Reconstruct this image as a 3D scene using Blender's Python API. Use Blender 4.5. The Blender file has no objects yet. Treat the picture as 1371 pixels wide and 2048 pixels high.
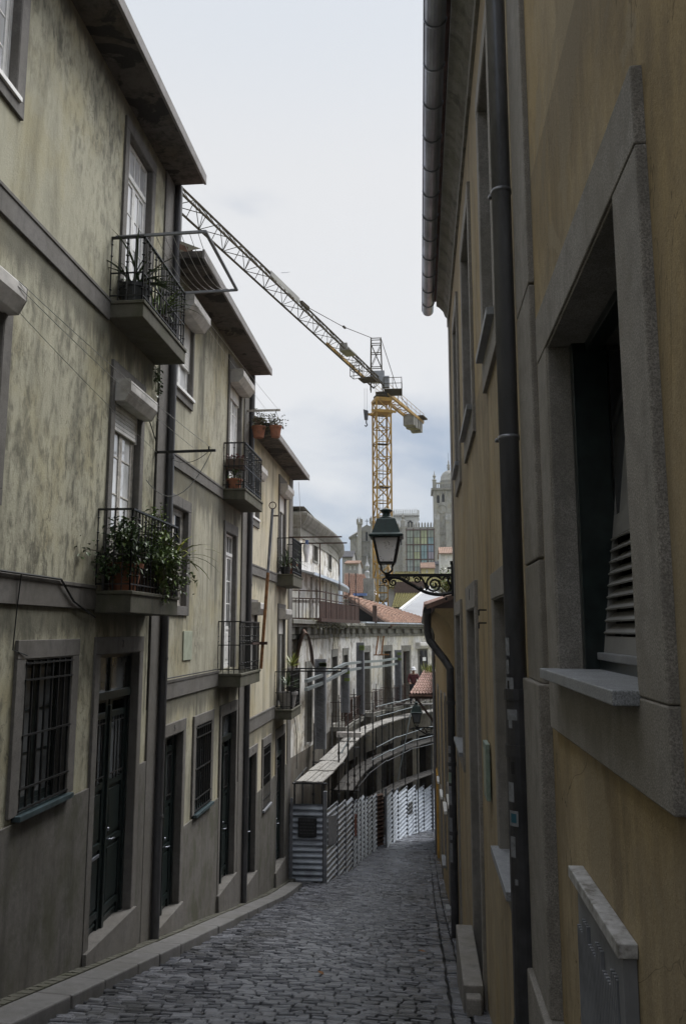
SUN_E, SKY_S, EXPO, HAZE = 1.4, 0.05, 1.3, 0.0003
import bpy, math, random
from mathutils import Vector, Matrix, Euler, noise
RND = random.Random(11)
SC = bpy.context.scene
COL = SC.collection
pi = math.pi
# ---------------------------------------------------------------- camera model (the camera stands at the origin)
F, CX, CY = 1593.0, 685.5, 1024.0
PITCH, YAW = math.radians(8.5), math.radians(5.46)
ROT = Euler((pi/2 + PITCH, 0, YAW)).to_matrix()
def ray(px, py): return ROT @ Vector(((px-CX)/F, -(py-CY)/F, -1.0))
def atx(px, py, x):
    d = ray(px, py); return d*(x/d.x)
def aty(px, py, y):
    d = ray(px, py); return d*(y/d.y)
def proj(p):
    v = ROT.transposed() @ Vector(p); return (CX - F*v.x/v.z, CY + F*v.y/v.z)
LX, RX = -3.8, 0.6            # the two wall planes of the street
def LP(px, py, d=0.0):
    p = atx(px, py, LX+d); return p.y, p.z
def RP(px, py, d=0.0):
    p = atx(px, py, RX-d); return p.y, p.z
# street level along the street
SZ = [(-30,5.4),(0,-1.65),(20,-6.35),(23.5,-7.02),(27,-7.62),(33,-8.65),(40,-9.7),(46,-10.7),(60,-13.0)]
def sz(y):
    for (a, za), (b, zb) in zip(SZ, SZ[1:]):
        if y <= b: return za + (zb-za)*(y-a)/(b-a)
    return -13.0
# ---------------------------------------------------------------- mesh helpers
class MB:
    def __init__(s): s.v = []; s.f = []; s.mi = []; s.cur = 0
    def face(s, *ids): s.f.append(ids); s.mi.append(s.cur)
    def add(s, pts): b = len(s.v); s.v.extend([tuple(p) for p in pts]); return b
    def quad(s, a, b, c, d): i = s.add((a, b, c, d)); s.face(i, i+1, i+2, i+3)
    def hexa(s, p):   # 8 points: bottom 0-3, top 4-7
        i = s.add(p)
        for q in ((0,3,2,1),(4,5,6,7),(0,1,5,4),(1,2,6,5),(2,3,7,6),(3,0,4,7)): s.face(*[i+k for k in q])
    def box(s, x0, x1, y0, y1, z0, z1):
        s.hexa([(x0,y0,z0),(x1,y0,z0),(x1,y1,z0),(x0,y1,z0),(x0,y0,z1),(x1,y0,z1),(x1,y1,z1),(x0,y1,z1)])
    def mbox(s, M, u0, u1, z0, z1, d0, d1, n=1):
        for k in range(n):
            a = u0+(u1-u0)*k/n; b = u0+(u1-u0)*(k+1)/n
            s.hexa([M(a,z0,d0),M(b,z0,d0),M(b,z0,d1),M(a,z0,d1),M(a,z1,d0),M(b,z1,d0),M(b,z1,d1),M(a,z1,d1)])
    def bar(s, p, q, w, h=None, up=(0,0,1)):
        p = Vector(p); q = Vector(q); h = h or w
        t = (q-p)
        if t.length < 1e-6: return
        t.normalize(); u = Vector(up)
        if abs(t.dot(u)) > .98: u = Vector((1,0,0)) if abs(t.x) < .9 else Vector((0,1,0))
        a = t.cross(u).normalized(); b = a.cross(t).normalized()
        A = a*(w/2); B = b*(h/2)
        s.hexa([p-A-B, p+A-B, q+A-B, q-A-B, p-A+B, p+A+B, q+A+B, q-A+B])
    def tube(s, pts, r, n=6, cap=True):
        pts = [Vector(p) for p in pts]; m = len(pts)
        rr = r if isinstance(r, (list, tuple)) else [r]*m
        rings = []; prev = None
        for i, p in enumerate(pts):
            t = (pts[min(i+1, m-1)] - pts[max(i-1, 0)])
            if t.length < 1e-9: t = Vector((0,0,1))
            t.normalize()
            if prev is None:
                u = Vector((0,0,1)) if abs(t.z) < .9 else Vector((1,0,0))
                a = t.cross(u).normalized()
            else:
                a = prev - t*prev.dot(t)
                a = a.normalized() if a.length > 1e-6 else t.orthogonal().normalized()
            prev = a; b = t.cross(a)
            rings.append(s.add([p + (a*math.cos(2*pi*k/n) + b*math.sin(2*pi*k/n))*rr[i] for k in range(n)]))
        for i in range(m-1):
            for k in range(n):
                k2 = (k+1) % n
                s.face(rings[i]+k, rings[i]+k2, rings[i+1]+k2, rings[i+1]+k)
        if cap:
            s.face(*[rings[0]+k for k in range(n)][::-1]); s.face(*[rings[-1]+k for k in range(n)])
    def lathe(s, c, prof, n=16, ax=None):
        rings = []
        for r, z in prof:
            rings.append(s.add([(c[0]+r*math.cos(2*pi*k/n), c[1]+r*math.sin(2*pi*k/n), c[2]+z) for k in range(n)]))
        for i in range(len(prof)-1):
            for k in range(n):
                k2 = (k+1) % n
                s.face(rings[i]+k, rings[i]+k2, rings[i+1]+k2, rings[i+1]+k)
        s.face(*[rings[0]+k for k in range(n)][::-1]); s.face(*[rings[-1]+k for k in range(n)])
    def sqlathe(s, c, prof, ang=pi/4, n=4, yaw=0):   # square (4-sided) turned profile
        rings = []
        for r, z in prof:
            q = r*math.sqrt(2) if n == 4 else r
            rings.append(s.add([(c[0]+q*math.cos(ang+yaw+2*pi*k/n), c[1]+q*math.sin(ang+yaw+2*pi*k/n), c[2]+z) for k in range(n)]))
        for i in range(len(prof)-1):
            for k in range(n):
                k2 = (k+1) % n
                s.face(rings[i]+k, rings[i]+k2, rings[i+1]+k2, rings[i+1]+k)
        s.face(*[rings[0]+k for k in range(n)][::-1]); s.face(*[rings[-1]+k for k in range(n)])
    def leaf(s, p, d, L, w, up=None, droop=.2):
        p = Vector(p); d = Vector(d).normalized()
        u = Vector(up or (0,0,1)); a = d.cross(u)
        a = a.normalized() if a.length > 1e-3 else Vector((1,0,0))
        nrm = a.cross(d)
        m = p + d*L*.5 + nrm*L*.04; t = p + d*L - Vector((0,0,droop*L))
        i = s.add([p, m - a*w*.5 , t, m + a*w*.5]); s.face(i, i+1, i+2, i+3)
    def strap(s, p, d, L, w, droop=1.0, n=6):   # a long arching leaf
        p = Vector(p); d = Vector(d).normalized()
        a = d.cross(Vector((0,0,1))); a = a.normalized() if a.length > 1e-3 else Vector((1,0,0))
        prev = None; pos = p.copy(); dirv = d.copy()
        for k in range(n+1):
            ww = w*(.6+.8*(k/n)) if k < n*.4 else w*1.1*(1-(k/n-.4)/.6*.95)
            i = s.add([pos - a*ww/2, pos + a*ww/2])
            if prev is not None: s.face(prev, prev+1, i+1, i)
            prev = i
            pos = pos + dirv*(L/n); dirv = (dirv - Vector((0,0,droop/n))).normalized()
    def wall(s, M, us, zs, ops, depth):
        """wall face on d=0 with rectangular openings (u0,u1,z0,z1) and their reveals"""
        us = sorted(set([round(a,4) for a in us] + [round(b,4) for o in ops for b in o[:2]]))
        zs = sorted(set([round(a,4) for a in zs] + [round(b,4) for o in ops for b in o[2:4]]))
        for a, b in zip(us, us[1:]):
            for c, d in zip(zs, zs[1:]):
                mu, mz = (a+b)/2, (c+d)/2
                if any(o[0] < mu < o[1] and o[2] < mz < o[3] for o in ops): continue
                s.quad(M(a,c,0), M(b,c,0), M(b,d,0), M(a,d,0))
        for o in ops:
            u0,u1,z0,z1 = o[:4]; D = -depth
            s.quad(M(u0,z0,0),M(u0,z1,0),M(u0,z1,D),M(u0,z0,D)); s.quad(M(u1,z1,0),M(u1,z0,0),M(u1,z0,D),M(u1,z1,D))
            s.quad(M(u0,z1,0),M(u1,z1,0),M(u1,z1,D),M(u0,z1,D)); s.quad(M(u1,z0,0),M(u0,z0,0),M(u0,z0,D),M(u1,z0,D))
    def build(s, name, mats, parent=None, smooth=False, bevel=0, weld=False):
        me = bpy.data.meshes.new(name); me.from_pydata(s.v, [], s.f)
        mats = mats if isinstance(mats, (list, tuple)) else [mats]
        for m in mats: me.materials.append(m)
        if any(s.mi): me.polygons.foreach_set('material_index', s.mi)
        if smooth: me.polygons.foreach_set('use_smooth', [True]*len(s.f))
        me.update()
        o = bpy.data.objects.new(name, me); COL.objects.link(o)
        if parent is not None:
            o.parent = parent
            o.matrix_parent_inverse = Matrix.Translation(-world_loc(parent))
        if bevel:
            b = o.modifiers.new('bevel', 'BEVEL'); b.width = bevel; b.segments = 2; b.limit_method = 'ANGLE'
        return o
def world_loc(o):
    return Vector(o.location) if o.type == 'EMPTY' else Vector((0,0,0))
def tag(o, label, cat, group=None, kind=None):
    if label: o['label'] = label
    if cat: o['category'] = cat
    if group: o['group'] = group
    if kind: o['kind'] = kind
    return o
def thing(name, label, cat, loc, group=None):
    o = bpy.data.objects.new(name, None); COL.objects.link(o); o.location = loc; o.empty_display_size = .2
    return tag(o, label, cat, group)
def catmull(P, n=6):
    P = [Vector(p) for p in P]; out = []
    for i in range(len(P)-1):
        p0 = P[max(i-1,0)]; p1 = P[i]; p2 = P[i+1]; p3 = P[min(i+2,len(P)-1)]
        for k in range(n):
            t = k/n
            out.append(.5*((2*p1)+(p2-p0)*t+(2*p0-5*p1+4*p2-p3)*t*t+(3*p1-p0-3*p2+p3)*t*t*t))
    out.append(P[-1]); return out
# ---------------------------------------------------------------- materials
def newmat(name):
    m = bpy.data.materials.new(name); m.use_nodes = True
    nt = m.node_tree; b = nt.nodes['Principled BSDF']; return m, nt, b
def N(nt, t, **kw):
    n = nt.nodes.new(t)
    for k, v in kw.items():
        if k in n.inputs: n.inputs[k].default_value = v
        else: setattr(n, k, v)
    return n
def pos(nt, scale=(1,1,1), loc=(0,0,0)):
    g = nt.nodes.new('ShaderNodeNewGeometry'); m = nt.nodes.new('ShaderNodeMapping')
    m.inputs['Scale'].default_value = scale; m.inputs['Location'].default_value = loc
    nt.links.new(g.outputs['Position'], m.inputs['Vector']); return m.outputs['Vector']
def nz(nt, vec, scale, detail=6, rough=.6, dist=0):
    n = nt.nodes.new('ShaderNodeTexNoise'); n.inputs['Scale'].default_value = scale
    n.inputs['Detail'].default_value = detail; n.inputs['Roughness'].default_value = rough; n.inputs['Distortion'].default_value = dist
    nt.links.new(vec, n.inputs['Vector']); return n.outputs['Fac']
def ramp(nt, fac, a, b, ca=0.0, cb=1.0):
    n = nt.nodes.new('ShaderNodeMapRange'); n.inputs[1].default_value = a; n.inputs[2].default_value = b
    n.inputs[3].default_value = ca; n.inputs[4].default_value = cb; n.interpolation_type = 'SMOOTHSTEP'
    nt.links.new(fac, n.inputs[0]); return n.outputs[0]
def mul(nt, a, b, op='MULTIPLY'):
    n = nt.nodes.new('ShaderNodeMath'); n.operation = op
    for i, x in enumerate((a, b)):
        if isinstance(x, (int, float)): n.inputs[i].default_value = x
        else: nt.links.new(x, n.inputs[i])
    return n.outputs[0]
def mix(nt, fac, a, b, mode='MIX'):
    n = nt.nodes.new('ShaderNodeMix'); n.data_type = 'RGBA'; n.blend_type = mode
    for s, x in ((0, fac), (6, a), (7, b)):
        if isinstance(x, (int, float)): n.inputs[s].default_value = x
        elif isinstance(x, (tuple, list)): n.inputs[s].default_value = (*x[:3], 1)
        else: nt.links.new(x, n.inputs[s])
    return n.outputs[2]
def bump(nt, b, h, strength=.3, dist=.01):
    n = nt.nodes.new('ShaderNodeBump'); n.inputs['Strength'].default_value = strength; n.inputs['Distance'].default_value = dist
    nt.links.new(h, n.inputs['Height']); nt.links.new(n.outputs['Normal'], b.inputs['Normal'])
def simple(name, col, rough=.6, metal=0, var=.25, scale=8, bmp=0, spec=.5, stain=None, sa=.5, sscale=(1,1,1)):
    m, nt, b = newmat(name)
    v = pos(nt, sscale); n = nz(nt, v, scale)
    c = mix(nt, ramp(nt, n, .3, .7), tuple(x*(1-var) for x in col), tuple(min(1, x*(1+var)) for x in col))
    if stain:
        n2 = nz(nt, pos(nt, sscale, (3.1,7.7,1.3)), scale*.45, 8, .7)
        c = mix(nt, ramp(nt, n2, .48, .68, 0, sa), c, stain)
    nt.links.new(c, b.inputs['Base Color'])
    b.inputs['Roughness'].default_value = rough; b.inputs['Metallic'].default_value = metal
    b.inputs['Specular IOR Level'].default_value = spec
    if bmp: bump(nt, b, nz(nt, v, scale*5), .4, bmp)
    return m
def plaster(name, base, dark, moss=(.05,.055,.03), blotch=.6, streak=.6, light=None, off=0.0, mossamt=.5, peel=None, drips=(), dripamt=.75):
    m, nt, b = newmat(name)
    big = nz(nt, pos(nt, (1,1,.8), (off,off,0)), .45, 4, .55)
    st = nz(nt, pos(nt, (1,1.9,.26), (off,0,3)), 1.25, 6, .58, .7)
    bl = mul(nt, mul(nt, nz(nt, pos(nt, (1,1.15,.5), (0,off,9)), 9, 9, .68, .3), .68), mul(nt, nz(nt, pos(nt, (1,1.1,.7), (off,4,2)), 2.3, 6, .6), .32), 'ADD')
    fine = nz(nt, pos(nt), 42, 8, .75)
    c = mix(nt, ramp(nt, fine, .3, .7, 0, .5), base, light or tuple(min(1, x*1.25) for x in base))
    wm = nz(nt, pos(nt, (1,1,.9), (off,9,5)), .8, 6, .62)
    c = mix(nt, ramp(nt, wm, .46, .66, 0, .55), c, (base[0]*.95, base[1]*.86, base[2]*.6))
    f1 = mul(nt, ramp(nt, bl, .43, .64), ramp(nt, big, .30, .56, .15, 1))
    c = mix(nt, mul(nt, f1, blotch), c, dark)
    c = mix(nt, mul(nt, ramp(nt, st, .44, .76), streak), c, dark)
    ms = nz(nt, pos(nt, (1,1.3,.6), (5,off,2)), .9, 8, .66)
    c = mix(nt, mul(nt, ramp(nt, ms, .52, .72), mossamt), c, moss)
    if peel:
        pl = nz(nt, pos(nt, (1,1,.8), (2,2,off)), 1.4, 9, .62, .6)
        c = mix(nt, mul(nt, ramp(nt, pl, .54, .57), .85), c, peel)
    if drips:      # dirt run-off below string courses, sills and cornices
        g = nt.nodes.new('ShaderNodeNewGeometry'); sp_ = nt.nodes.new('ShaderNodeSeparateXYZ'); nt.links.new(g.outputs['Position'], sp_.inputs[0])
        dn = nz(nt, pos(nt, (1,2.2,.16), (off,3,0)), 1.9, 5, .6, .5); dn2 = nz(nt, pos(nt, (1,1,.3), (3,off,0)), 1.3, 4)
        for (zt, L) in drips:
            t = mul(nt, mul(nt, mul(nt, sp_.outputs['Z'], zt, 'SUBTRACT'), -1.0/L), 0, 'MAXIMUM')       # 0 at the top edge, 1 at the end of the run
            above = ramp(nt, sp_.outputs['Z'], zt, zt+.01, 1, 0)
            reach = mul(nt, mul(nt, dn, .9), mul(nt, dn2, .5), 'ADD')
            f = mul(nt, ramp(nt, mul(nt, reach, t, 'SUBTRACT'), .12, .5), above)
            c = mix(nt, mul(nt, f, dripamt), c, dark)
    ck = nz(nt, pos(nt, (1,1,.7), (off,7,1)), 1.1, 5, .55, .8)
    ck = mul(nt, ramp(nt, mul(nt, mul(nt, ck, .5, 'SUBTRACT'), 0, 'ABSOLUTE'), .0008, .0034, 1, 0), ramp(nt, big, .44, .58))
    c = mix(nt, mul(nt, ck, .75), c, tuple(x*.25 for x in base))
    grain = nz(nt, pos(nt), 110, 4, .85)
    c = mix(nt, ramp(nt, grain, .40, .68, 0, .42), c, tuple(x*.4 for x in base))
    nt.links.new(c, b.inputs['Base Color']); b.inputs['Roughness'].default_value = .9
    b.inputs['Specular IOR Level'].default_value = .25
    h = mul(nt, mul(nt, mul(nt, fine, .6), mul(nt, bl, .8), 'ADD'), mul(nt, grain, .3), 'ADD')
    bump(nt, b, h, .55, .02)
    return m
def granite(name, base, off=0.0, streak=.45, rough=.8, moss=0):
    m, nt, b = newmat(name)
    sp = nz(nt, pos(nt), 170, 4, .8); md = nz(nt, pos(nt, (1,1,1), (off,0,0)), 9, 6, .65)
    st = nz(nt, pos(nt, (1.5,2.2,.25), (off,2,0)), 2.6, 7, .65)
    c = mix(nt, ramp(nt, sp, .35, .66), tuple(x*.55 for x in base), tuple(min(1, x*1.45) for x in base))
    c = mix(nt, ramp(nt, md, .4, .7, 0, .5), c, tuple(x*.5 for x in base))
    lg = nz(nt, pos(nt, (1,1,.8), (off,5,1)), 1.7, 5, .6); c = mix(nt, ramp(nt, lg, .42, .62, 0, .4), c, (base[0]*.62, base[1]*.6, base[2]*.52))
    c = mix(nt, mul(nt, ramp(nt, st, .47, .74), streak), c, (.022,.021,.019))
    if moss:
        ms = nz(nt, pos(nt, (1,1,.7), (1,off,4)), 2.2, 8, .7)
        c = mix(nt, ramp(nt, ms, .45, .66, 0, moss), c, (.045,.05,.018))
    nt.links.new(c, b.inputs['Base Color']); b.inputs['Roughness'].default_value = rough
    bump(nt, b, sp, .5, .006)
    return m
M = {}
M['plA'] = plaster('stucco_ochre_grey', (.465,.45,.35), (.085,.083,.066), blotch=.85, streak=.55, off=0, mossamt=.3, drips=((LP(213,634)[1],.9),(LP(0,1208)[1],.7),(LP(348,372)[1],.6)))
M['plB'] = plaster('stucco_grey_olive', (.45,.43,.34), (.08,.078,.064), blotch=.45, streak=.95, off=5.3, mossamt=.4, drips=((LP(443,997)[1],1.2),(LP(433,1373)[1],.8),(LP(500,754)[1],.5)))
M['plC'] = plaster('stucco_pale_ochre', (.57,.525,.41), (.12,.114,.09), blotch=.2, streak=.75, off=9.1, mossamt=.25, drips=((LP(525,1156)[1],.7),(LP(520,1452)[1],1.1),(LP(582,958)[1],.5)))
M['plR'] = plaster('stucco_ochre', (.45,.36,.228), (.15,.125,.095), (.11,.10,.085), blotch=.45, streak=.62, light=(.53,.455,.33), off=2.2, mossamt=.42, peel=(.37,.31,.215), drips=((5.53,2.9),(2.3,1.2)), dripamt=.4)
M['plR2'] = plaster('stucco_deep_ochre', (.38,.29,.165), (.14,.115,.075), blotch=.35, streak=.5, off=4.4, mossamt=.25)
M['base'] = granite('rendered_base', (.15,.142,.131), 2, .5, moss=.55)
M['gran'] = granite('granite', (.155,.147,.138), 0, .45)
M['slab'] = granite('mossy_balcony_slab', (.105,.10,.075), 7, .6, moss=.6)
M['pipeL'] = simple('dark_grey_pipe', (.085,.085,.09), .4, .25, .2, 6, stain=(.03,.03,.03), sa=.6, sscale=(1,1,.3))
M['granR'] = granite('granite_warm', (.28,.264,.245), 4, .28)
M['granM'] = granite('granite_mossy', (.10,.098,.08), 7, .55, moss=.5)
M['kerb'] = granite('kerb_granite', (.165,.163,.163), 3, .25, .55)
M['sill'] = granite('sill_slate', (.28,.295,.32), 3, .15, .5)
M['marble'] = simple('weathered_marble', (.42,.42,.43), .5, 0, .2, 30, .002, stain=(.1,.09,.07), sa=.8)
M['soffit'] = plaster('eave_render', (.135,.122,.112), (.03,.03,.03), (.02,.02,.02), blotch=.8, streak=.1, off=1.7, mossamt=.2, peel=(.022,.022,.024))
M['fascia'] = granite('fascia_concrete', (.26,.25,.25), 1, .2)
M['iron'] = simple('black_iron', (.018,.019,.02), .45, .3, .3, 30)
M['ironrust'] = simple('rusty_iron', (.062,.032,.024), .8, .1, .4, 14, .003, stain=(.03,.018,.015), sa=.7)
M['rustpole'] = simple('rust_brown_pole', (.22,.105,.04), .8, 0, .3, 14)
M['green'] = simple('dark_green_paint', (.012,.019,.019), .3, 0, .35, 12, .001)
M['green2'] = simple('sill_green_paint', (.05,.075,.085), .35, 0, .3, 12)
M['white'] = simple('white_paint', (.82,.82,.81), .5, 0, .08, 10, stain=(.35,.33,.3), sa=.4)
M['wood_grey'] = simple('greyed_wood_paint', (.52,.495,.46), .6, 0, .2, 14, .001, stain=(.1,.09,.08), sa=.5)
M['pvc'] = simple('shutter_pvc', (.74,.73,.71), .5, 0, .08, 5, stain=(.25,.23,.2), sa=.5, sscale=(1,1,.4))
M['pvcd'] = simple('shutter_box_grey', (.50,.485,.465), .55, 0, .15, 5, stain=(.13,.12,.1), sa=.5)
M['louvre'] = simple('grey_louvre_paint', (.23,.23,.23), .5, 0, .12, 6)
M['zinc'] = simple('zinc', (.30,.32,.37), .38, .75, .25, 5, stain=(.12,.12,.14), sa=.6, sscale=(1,.3,1))
M['pipe'] = simple('pipe_grey_paint', (.19,.195,.215), .34, .3, .15, 6, stain=(.06,.06,.06), sa=.6, sscale=(1,1,.3))
M['pipeiron'] = simple('cast_iron_pipe', (.05,.05,.055), .45, .2, .3, 7)
M['tile'] = simple('clay_tile', (.29,.175,.125), .85, 0, .35, 7, .004, stain=(.12,.09,.07), sa=.75)
M['tiledark'] = simple('dark_clay_tile', (.13,.075,.055), .85, 0, .35, 7, .004, stain=(.05,.045,.03), sa=.7)
M['tilepink'] = simple('weathered_pink_tile', (.36,.235,.2), .9, 0, .3, 7, .004, stain=(.15,.14,.1), sa=.7)
M['moss'] = simple('moss', (.14,.125,.03), .95, 0, .45, 6, .01, stain=(.12,.08,.05), sa=.5)
M['dark'] = simple('dark_interior', (.010,.010,.012), .9, 0, .2, 3)
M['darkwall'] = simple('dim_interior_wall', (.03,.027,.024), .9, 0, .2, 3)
def glass(name, col, rough=.06, spec=.9):
    m, nt, b = newmat(name)
    v = pos(nt, (1,1,.5)); n = nz(nt, v, 2.3, 5)
    nt.links.new(mix(nt, ramp(nt, n, .35, .65), tuple(x*.6 for x in col), col), b.inputs['Base Color'])
    b.inputs['Roughness'].default_value = rough; b.inputs['Specular IOR Level'].default_value = spec
    b.inputs['Coat Weight'].default_value = .6; b.inputs['Coat Roughness'].default_value = .03
    return m
M['glass'] = glass('window_glass', (.02,.023,.027))
M['glassc'] = glass('window_glass_over_curtain', (.90,.92,.95))
M['glassg'] = glass('dusty_window_glass', (.16,.175,.19), .2)
M['terra'] = simple('terracotta', (.30,.125,.07), .8, 0, .2, 9, .001, stain=(.14,.08,.06), sa=.5)
M['plastic'] = simple('black_plastic', (.022,.025,.028), .45, 0, .2, 9)
M['greypot'] = simple('grey_plastic', (.33,.32,.32), .5, 0, .1, 9)
M['brownbox'] = simple('brown_planter', (.10,.065,.05), .6, 0, .2, 9)
def leafmat(name, c):
    m, nt, b = newmat(name)
    g = nt.nodes.new('ShaderNodeNewGeometry')
    r = ramp(nt, g.outputs['Random Per Island'], 0, 1)
    n = nz(nt, pos(nt), 7, 3)
    c2 = mix(nt, r, tuple(x*.55 for x in c), tuple(min(1, x*1.5) for x in c))
    c2 = mix(nt, ramp(nt, n, .4, .65, 0, .5), c2, (c[0]*1.6, c[1]*1.25, c[2]*.8))
    nt.links.new(c2, b.inputs['Base Color']); b.inputs['Roughness'].default_value = .38
    return m
M['leaf'] = leafmat('leaf_green', (.085,.14,.03))
M['leafd'] = leafmat('leaf_dark_green', (.042,.078,.026))
M['leafy'] = leafmat('leaf_yellow_green', (.16,.19,.03))
M['weed'] = leafmat('dry_weed', (.075,.08,.028))
M['flower'] = leafmat('dull_red_flower', (.13,.03,.03))
M['stem'] = simple('plant_stem', (.07,.06,.035), .8)
M['galv'] = simple('galvanised_sheet', (.60,.655,.74), .32, .4, .18, 3, stain=(.22,.24,.27), sa=.5)
M['galvd'] = simple('galvanised_sheet_dull', (.36,.39,.44), .42, .7, .2, 3, stain=(.12,.13,.15), sa=.5)
M['galvs'] = simple('steel_grey_paint', (.24,.25,.275), .5, .25, .15, 5, stain=(.08,.085,.09), sa=.5)
M['scaf'] = simple('scaffold_tube', (.12,.125,.13), .4, .65, .25, 8, stain=(.06,.05,.045), sa=.7)
M['scafl'] = simple('bright_scaffold_tube', (.30,.34,.36), .4, .6, .15, 8)
M['plank'] = simple('scaffold_plank', (.36,.35,.33), .85, 0, .25, 5, .003, stain=(.14,.12,.1), sa=.6, sscale=(6,.8,1))
M['plankd'] = simple('shaded_dark_plank', (.10,.095,.09), .85, 0, .3, 5, .003, sscale=(6,.8,1))  # darker copy of the plank, shade of the lower decks put into its colour
M['yellow'] = simple('crane_yellow', (.37,.215,.035), .55, 0, .2, 2, stain=(.11,.065,.025), sa=.65)
M['olive'] = simple('crane_steel_dark', (.04,.029,.011), .85, 0, .2, 2, spec=.15)
M['conc'] = simple('counterweight_concrete', (.20,.195,.185), .85, 0, .25, 1.5, .01)
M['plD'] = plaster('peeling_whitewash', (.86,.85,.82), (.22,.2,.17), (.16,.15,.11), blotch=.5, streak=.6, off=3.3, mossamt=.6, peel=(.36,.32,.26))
M['plDd'] = plaster('dirty_shaded_render', (.21,.195,.17), (.06,.056,.05), blotch=.6, streak=.7, off=6.6, mossamt=.6, peel=(.16,.14,.12))  # dirty render, base darkened as well for the shadow under the scaffold
M['granD'] = granite('dirty_cornice_stone', (.27,.265,.245), 9, .6, moss=.35)
M['brown'] = simple('brown_boarded_door', (.085,.055,.045), .8, 0, .3, 6, sscale=(4,4,1))
M['cathedral'] = plaster('cathedral_granite', (.37,.365,.345), (.15,.15,.135), (.15,.15,.1), blotch=.5, streak=.7, off=8.8, mossamt=.5)
M['whitefar'] = simple('far_white_wall', (.62,.63,.62), .9, 0, .1, .5, stain=(.4,.4,.38), sa=.5)
M['greyfar'] = simple('far_grey_wall', (.34,.335,.33), .9, 0, .15, .4, stain=(.2,.2,.2), sa=.5)
M['yellowfar'] = simple('far_cream_wall', (.5,.45,.25), .9, 0, .1, .5)
M['tilefar'] = simple('far_clay_tile', (.34,.23,.175), .9, 0, .25, .8, stain=(.25,.18,.13), sa=.6)
M['slatefar'] = simple('far_dark_roof', (.09,.09,.1), .8, 0, .2, .8)
M['corr'] = simple('grey_corrugated_roof', (.40,.41,.43), .6, .1, .1, .6, stain=(.28,.28,.29), sa=.4)
M['ltgreen'] = simple('lantern_green_paint', (.010,.030,.028), .5, .1, .25, 14)
def lampglass():
    m, nt, b = newmat('speckled_lamp_glass'); v = pos(nt)
    sp = mul(nt, ramp(nt, nz(nt, v, 30, 4, .7), .56, .64), ramp(nt, nz(nt, v, 6, 3), .40, .6))
    b.inputs['Base Color'].default_value = (.9,.91,.93,1); b.inputs['Roughness'].default_value = .3
    tl = nt.nodes.new('ShaderNodeBsdfTranslucent'); tl.inputs[0].default_value = (.95,.95,.95,1)
    tr = nt.nodes.new('ShaderNodeBsdfTransparent'); tr.inputs[0].default_value = (.93,.94,.95,1)
    d = nt.nodes.new('ShaderNodeBsdfDiffuse'); d.inputs[0].default_value = (.05,.05,.045,1)
    m1 = nt.nodes.new('ShaderNodeMixShader'); m1.inputs[0].default_value = .55; nt.links.new(tl.outputs[0], m1.inputs[1]); nt.links.new(tr.outputs[0], m1.inputs[2])
    m2 = nt.nodes.new('ShaderNodeMixShader'); m2.inputs[0].default_value = .5; nt.links.new(m1.outputs[0], m2.inputs[1]); nt.links.new(b.outputs[0], m2.inputs[2])
    m3 = nt.nodes.new('ShaderNodeMixShader'); nt.links.new(sp, m3.inputs[0]); nt.links.new(m2.outputs[0], m3.inputs[1]); nt.links.new(d.outputs[0], m3.inputs[2])
    nt.links.new(m3.outputs[0], nt.nodes['Material Output'].inputs['Surface']); return m
M['lampglass'] = lampglass()
M['cloth'] = simple('white_cloth', (.75,.76,.78), .9, 0, .06, 9)
M['blue'] = simple('blue_plastic', (.10,.16,.34), .5)
M['banner'] = simple('blue_white_banner', (.10,.10,.34), .6, 0, .3, 3, stain=(.7,.7,.75), sa=.9)
M['paper'] = simple('sticker_paper', (.21,.22,.24), .7, 0, .2, 40, stain=(.08,.08,.08), sa=.6)
M['papert'] = simple('teal_print', (.02,.09,.13), .6)
M['ink'] = simple('dark_ink', (.02,.02,.022), .7)
M['poster'] = simple('red_brown_poster', (.19,.055,.035), .7, 0, .4, 12)
M['plaque'] = simple('verdigris_plaque', (.20,.26,.225), .6, 0, .2, 14, stain=(.4,.45,.4), sa=.5)
M['plate'] = simple('pale_green_plate', (.33,.36,.28), .8, 0, .12, 8)
M['wire'] = simple('grey_wire', (.20,.20,.20), .6)
M['wirel'] = simple('pale_line', (.5,.5,.5), .6)
M['skin'] = simple('skin', (.36,.21,.15), .6)
M['jacket'] = simple('maroon_jacket', (.085,.022,.025), .85)
M['trousers'] = simple('dark_trousers', (.025,.025,.032), .85)
M['sheet'] = simple('black_plastic_sheet', (.02,.02,.03), .3)
M['soil'] = simple('joint_soil', (.012,.012,.011), .95, 0, .3, 6)
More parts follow.
